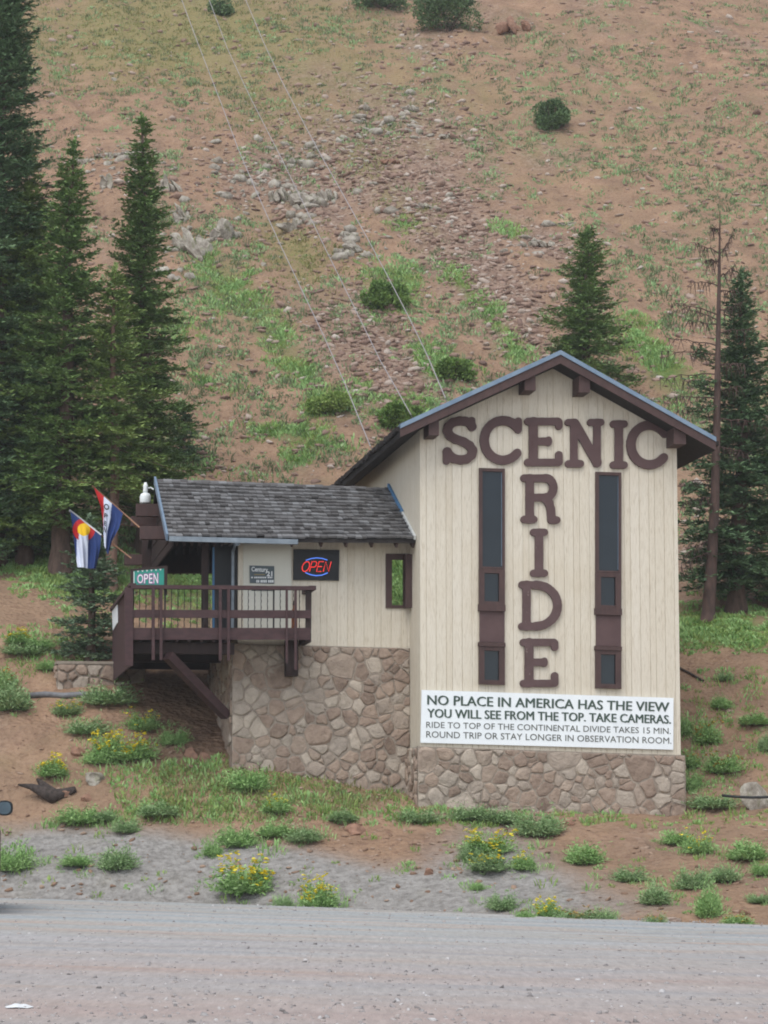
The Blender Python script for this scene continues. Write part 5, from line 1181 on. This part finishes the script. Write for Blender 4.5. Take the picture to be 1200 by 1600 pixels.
def rock(name, x, y, w_, h_, mat, label, group, seed, ymin=0, jag=.5, depth=.7, lean=0., k=1):
    r = np.random.default_rng(seed); g = ground(x, y, ymin); s = g[1] / FPX; V, F = [], []; W_, H_ = w_ * s, h_ * s
    if k == 1: shard(r, g + ZZ * H_ * .25, W_ / 2, W_ / 2 * depth, H_ * .75, lean, seed, V, F)
    for q_ in range(k if k > 1 else 0):
        f = (q_ + .5) / k - .5; hh = H_ * r.uniform(.5, .85) * (1 - .8 * abs(f)); c = g + np.array([f * W_ * .85, r.uniform(-.2, .15) * W_, hh * .2])
        shard(r, c, W_ / k * r.uniform(.6, 1.05), W_ / k * r.uniform(.7, 1.3), hh * .8, lean + r.normal(0, .18), seed + q_, V, F, .2)
    return tag(mesh_obj(name, np.concatenate(V), F, M[mat], None, g), label, 'rock', group)
RO = 'pale outcrops across the rocky band'
OUT = [(302, 398, 62, 66, 'largest pale upright outcrop, left of the cables above the green swards'), (352, 368, 44, 40, 'blocky outcrop right of the largest pale one'), (284, 345, 34, 40, 'outcrop leaning on the upper left of the largest pale one'), (262, 296, 40, 30, 'pale outcrop touching the tip of the pointed spruce'),
    (168, 292, 22, 34, 'small upright pale rock between the two pointed spruce tops'), (130, 254, 44, 18, 'left rock of the pale ledge between the spruce tops'), (165, 246, 40, 18, 'middle rock of the pale ledge between the spruce tops'), (196, 246, 36, 20, 'right rock of the pale ledge between the spruce tops'),
    (440, 312, 40, 28, 'pale outcrop between the left and middle cables'), (478, 318, 44, 34, 'rugged outcrop under the middle cable'), (512, 312, 36, 30, 'tilted outcrop between the middle and right cables'), (462, 355, 60, 26, 'striped ledge below the rugged outcrop'),
    (538, 398, 26, 22, 'left of the two pale boulders beside the right cable'), (555, 392, 24, 22, 'right of the two pale boulders beside the right cable'), (545, 372, 30, 18, 'boulder above the two pale ones beside the right cable'), (640, 172, 36, 16, 'flat ledge high on the slope right of the cables'), (800, 48, 60, 26, 'dark edged ledge beside the wide bush at the top'),
    (700, 215, 30, 12, 'flat ledge below the high one right of the cables'), (845, 384, 44, 18, 'low rock above the spruce behind the tower'), (885, 352, 26, 12, 'small rock left of the spruce tip behind the tower'), (690, 95, 26, 10, 'small pale rock under the wide bush'), (177, 126, 14, 9, 'lone small white rock high on the left slope'), (412, 416, 9, 9, 'lone small white stone on the slope beside the left cable'), (280, 437, 18, 8, 'flat stone right of the pointed spruce'),
    (660, 325, 40, 18, 'low broken ledge right of the right cable'), (610, 255, 34, 14, 'brown low ledge right of the right cable, above the broken one'), (560, 215, 30, 14, 'low ledge where the right cable crosses the rocky band')]
for i, (x, y, w_, h_, lb) in enumerate(OUT): rock('rock_outcrop', x, y, w_, h_ * (1. if h_ > 20 else .8), 'outcrop' if i not in (16, 25) else 'reddish', lb, RO, 300 + i, 74, .8, .6, -.25, 1 if w_ < 22 else 2 if w_ < 30 else 3 if h_ > 30 else 5)
BR = 'rocks on the bank'
for i, (x, y, w_, h_, mt, lb) in enumerate(((1180, 1262, 72, 40, 'outcrop', 'large grey boulder under the black hose at right'), (148, 1222, 36, 16, 'outcrop', 'pale flat rock right of the charred log'), (98, 1244, 26, 10, 'reddish', 'flat rock below the charred log'), (136, 1250, 20, 12, 'reddish', 'small rock right of the charred log tip'), (300, 1182, 26, 16, 'reddish', 'rounded rock below the diagonal brace, left one'), (318, 1188, 24, 14, 'reddish', 'rounded rock below the diagonal brace, right one'),
    (120, 1180, 26, 14, 'reddish', 'rock between the flowered pair and the charred log'), (555, 1300, 40, 14, 'reddish', 'flat orange rock in the bare earth scar'), (890, 1288, 24, 12, 'reddish', 'orange rock at the foot of the tower base'), (1165, 1430, 20, 10, 'reddish', 'small orange rock near the road at far right'), (420, 1322, 14, 9, 'reddish', 'small orange rock below the shrub pair'), (670, 1366, 18, 10, 'reddish', 'small orange rock under the bare earth scar'), (1050, 1440, 30, 8, 'scree', 'flat grey rock at the road edge, right side'))):
    rock('rock', x, y, w_, h_, mt, lb, BR, 500 + i, 0, .5, .7)
g = ground(75, 1246); s = g[1] / FPX
mb = MB(); X_ = lambda x, y, o=0: at(x, y, g[1] + o)
mb.tube([X_(28, 1226), X_(48, 1229), X_(66, 1236, -.1), X_(82, 1245, -.15), X_(98, 1240), X_(118, 1233, .1)], [.02, .07, .13, .17, .12, .07], 9); mb.tube([X_(58, 1217, .1), X_(66, 1226, .05), X_(84, 1240)], [.03, .09, .12], 8); mb.tube([X_(84, 1244), X_(100, 1246), X_(116, 1236)], [.1, .08, .03], 8)
tag(mb.build('charred_log', M['charred'], loc=g, smooth=True), 'black charred forked log lying on the bare slope at left', 'log')
def hose(name, pxs, r_, mat, label, cat, lift=.04):
    pts = [ground(x, y) for x, y in pxs]; mb = MB(); mb.tube([p + ZZ * lift for p in pts], r_, 8); return tag(mb.build(name, M[mat], loc=pts[0], smooth=True), label, cat)
hose('pipe', [(44, 1091), (70, 1089), (100, 1091), (130, 1089), (158, 1093)], .075, 'greypipe', 'grey pipe lying across the slope below the stone pier', 'pipe', .06)
pr = [at(x, y, ground(1176, 1262)[1] - .62) for x, y in ((1128, 1243), (1150, 1245), (1175, 1246), (1215, 1245))]
mb = MB(); mb.tube(pr, .03, 8); tag(mb.build('hose', M['rubber'], loc=pr[0], smooth=True), 'black hose stretched in front of the grey boulder at right', 'hose')
hose('fallen_pole', [(1060, 1046), (1080, 1056), (1099, 1067)], .03, 'charred', 'thin dark pole lying on the slope right of the tower', 'pole', .05)
g = ground(30, 1587); g[2] = float(roadz(g[0:1], g[1:2])[0]) + .012; mb = MB(); s = g[1] / FPX
gx, gy = np.meshgrid(np.linspace(-1, 1, 15), np.linspace(-1, 1, 11)); ht = .030 * np.clip(1 - gx ** 2, 0, 1) * (.6 + .8 * np.abs(fbm(gx * 2.2, gy * 2, 3, 3))) + .004
v = np.stack([g[0] + gx * 21 * s * (1 - .3 * gy ** 2), g[1] + gy * .12 + gx * .03, roadz(g[0] + gx * 21 * s, g[1] + gy * .12) + .016 + ht * (1 - gy ** 2 * .8)], -1).reshape(-1, 3); i_ = np.arange(165).reshape(11, 15)
tag(mesh_obj('paper_litter', v, np.stack([i_[:-1, :-1], i_[:-1, 1:], i_[1:, 1:], i_[1:, :-1]], -1).reshape(-1, 4), M['paper'], None, g, True), 'crumpled white paper lying on the gravel road', 'litter')

# ------------------------------------------------------------------ cables up the slope
def cable(pxs, lb, Y0=67, Y1=114, r_=.0155, tail=(0, 0)):
    n = len(pxs); ys = [Y0 + (Y1 - Y0) * ((pxs[0][1] - y) / (pxs[0][1] + 40.)) for x, y in pxs]; pts = [at(x, y, Y) for (x, y), Y in zip(pxs, ys)]
    P = [tail_pt for tail_pt in [at(pxs[0][0] + tail[0], pxs[0][1] + tail[1], Y0 + 2.5)]] + pts
    mb = MB(); mb.tube(P, r_, 6); return tag(mb.build('cable', M['cable'], loc=P[0], smooth=True), lb, 'cable', 'lift cables rising from the tower')
cable([(579, 698), (540, 602), (505, 523), (470, 450), (435, 376), (400, 298), (372, 232), (345, 160), (312, 75), (281, -8), (255, -80)], 'leftmost of the three steel cables climbing the hillside', tail=(18, 44))
cable([(642, 648), (618, 605), (595, 565), (550, 473), (515, 402), (480, 330), (440, 248), (390, 150), (355, 75), (325, -5), (300, -75)], 'thin middle cable of the three climbing the hillside', r_=.014, tail=(18, 36))
cable([(696, 622), (668, 556), (640, 498), (605, 430), (570, 365), (535, 302), (500, 240), (468, 180), (438, 122), (410, 62), (382, -5), (352, -80)], 'rightmost of the three steel cables, meeting the roof slope', tail=(20, 48))

# ------------------------------------------------------------------ the vehicle at the left edge
def truck():
    Y0 = 44.5; X0 = (5.6 - 600) / FPX * Y0; a = math.atan2(-X0, Y0) + .01; c, s_ = math.cos(a), math.sin(a); z0 = float(roadz(np.array([X0]), np.array([Y0]))[0])
    L = lambda x, y, z: np.array([X0 + x * c - y * s_, Y0 + x * s_ + y * c, z0 + z])
    t = thing('pickup_truck', 'brown pickup truck mostly beyond the left edge, its big side mirror showing', 'truck', L(-1, 2.6, 0))
    prof = [(0, .55), (0, 1.42), (.06, 1.48), (1.9, 1.46), (1.95, 1.95), (2.3, 2.05), (3.4, 2.03), (4.05, 1.5), (5.4, 1.38), (5.55, 1.2), (5.6, .6)]
    mb = MB(); W2 = 1.0; xs = [(-2.0, .06), (-1.9, 0), (-.1, 0), (0, .06)]
    n = len(prof); vs = []
    for x, ins in xs:
        for y, z in prof:
            tum = .16 * max(0, (z - 1.4)) / .6 if z > 1.45 else 0; xx = x + (tum if x < -1 else -tum); vs.append(L(xx, y + (ins if y < 1 else -ins if y > 5 else 0), z - ins * (z > 1.2)))
    fs = [(k * n + i, k * n + (i + 1) % n, (k + 1) * n + (i + 1) % n, (k + 1) * n + i) for k in range(3) for i in range(n)] + [tuple(range(n)), tuple(range(3 * n, 4 * n))[::-1]]
    mb.add(vs, fs); mb.build('body', M['truckpaint'], t)
    for y in (1.1, 4.5):
        for x in (-1.72, -.28):
            mb = MB(); R_ = .4
            ring = lambda xx, r_: [L(xx, y + r_ * math.cos(k * math.pi / 14), .41 + r_ * math.sin(k * math.pi / 14)) for k in range(28)]
            A = ring(x - .12, R_ - .03) + ring(x - .1, R_) + ring(x + .1, R_) + ring(x + .12, R_ - .03)
            mb.add(A, [(q_ * 28 + k, q_ * 28 + (k + 1) % 28, (q_ + 1) * 28 + (k + 1) % 28, (q_ + 1) * 28 + k) for q_ in range(3) for k in range(28)] + [tuple(range(28)), tuple(range(84, 112))[::-1]]); wl = mb.build('wheel', M['rubber'], t)
            mb = MB(); B = ring(x + .125, .24) + ring(x - .125, .24); mb.add(B, [tuple(range(28))[::-1], tuple(range(28, 56))] + [(k, (k + 1) % 28, 28 + (k + 1) % 28, 28 + k) for k in range(28)]); mb.build('hub', M['gutter'], wl)
    for x in (-1.86, -.3):
        mb = MB(); mb.hexa([L(x, -.03, .95), L(x + .16, -.03, .95), L(x + .16, .05, .95), L(x, .05, .95), L(x, -.03, 1.35), L(x + .16, -.03, 1.35), L(x + .16, .05, 1.35), L(x, .05, 1.35)]); mb.build('tail_lamp', M['fred'], t)
    mb = MB(); mb.hexa([L(-1.95, -.14, .55), L(-.06, -.14, .55), L(-.06, -.0, .55), L(-1.95, -.0, .55), L(-1.95, -.14, .75), L(-.06, -.14, .75), L(-.06, 0, .75), L(-1.95, 0, .75)]); mb.build('bumper', M['gutter'], t)
    mb = MB(); mb.quad(L(-1.75, 1.93, 1.55), L(-.25, 1.93, 1.55), L(-.3, 1.945, 1.93), L(-1.7, 1.945, 1.93)); mb.build('rear_window', M['glass'], t)
    # mirror: rounded housing on an arm, with its glass facing back
    ym = 3.7; zc = CZ + 0; p = at(7.2, 1262.5, (L(0, ym, 0))[1]); zc = p[2]; mb = MB(); px_m = p[1] / FPX; hw, hh = 12.5 * px_m, 11.8 * px_m
    rr_ = lambda k, e: (math.copysign(abs(math.cos(k)) ** e, math.cos(k)), math.copysign(abs(math.sin(k)) ** e, math.sin(k)))
    ringm = lambda f, yy: [p + np.array([f * hw * rr_(k * math.pi / 16, .75)[0], yy, f * hh * rr_(k * math.pi / 16, .75)[1]]) for k in range(32)]
    A = ringm(.92, -.02) + ringm(1, .0) + ringm(.97, .08) + ringm(.6, .16)
    mb.add(A, [(q_ * 32 + k, q_ * 32 + (k + 1) % 32, (q_ + 1) * 32 + (k + 1) % 32, (q_ + 1) * 32 + k) for q_ in range(3) for k in range(32)] + [tuple(range(96, 128))[::-1], tuple(range(32))])
    e = L(-.1, ym, 0); e[2] = zc; mb.tube([p + np.array([-.05, .06, -.03]), p + np.array([-.3, .1, -.06])], .035, 8); mr = mb.build('side_mirror', M['black'], t, smooth=False)
    mb = MB(); mb.add(ringm(.8, -.026), [tuple(range(32))]); mb.build('mirror_glass', M['mirror'], mr)
M['mirror'] = simple('mirror_glass', lin(120, 140, 150), None, 2, .15, 0, spec=.8, metal=.8)
truck()

# ------------------------------------------------------------------ the thin mist over the whole place
hz = MB(); zl, zh = float(GZ.min()) - 1.0, float(GZ.max()) + 12
hz.hexa([(-125, -66, zl), (125, -66, zl), (125, 236, zl), (-125, 236, zl), (-125, -66, zh), (125, -66, zh), (125, 236, zh), (-125, 236, zh)])
m = bpy.data.materials.new('mist'); m.use_nodes = True; n_ = m.node_tree.nodes; n_.remove(n_['Principled BSDF'])
pv = n_.new('ShaderNodeVolumePrincipled'); pv.inputs['Color'].default_value = (.93, .95, .97, 1); pv.inputs['Density'].default_value = .00048; pv.inputs['Anisotropy'].default_value = .2
m.node_tree.links.new(pv.outputs[0], n_['Material Output'].inputs['Volume'])
tag(hz.build('haze', m, loc=(0, 85, zl)), kind='stuff')
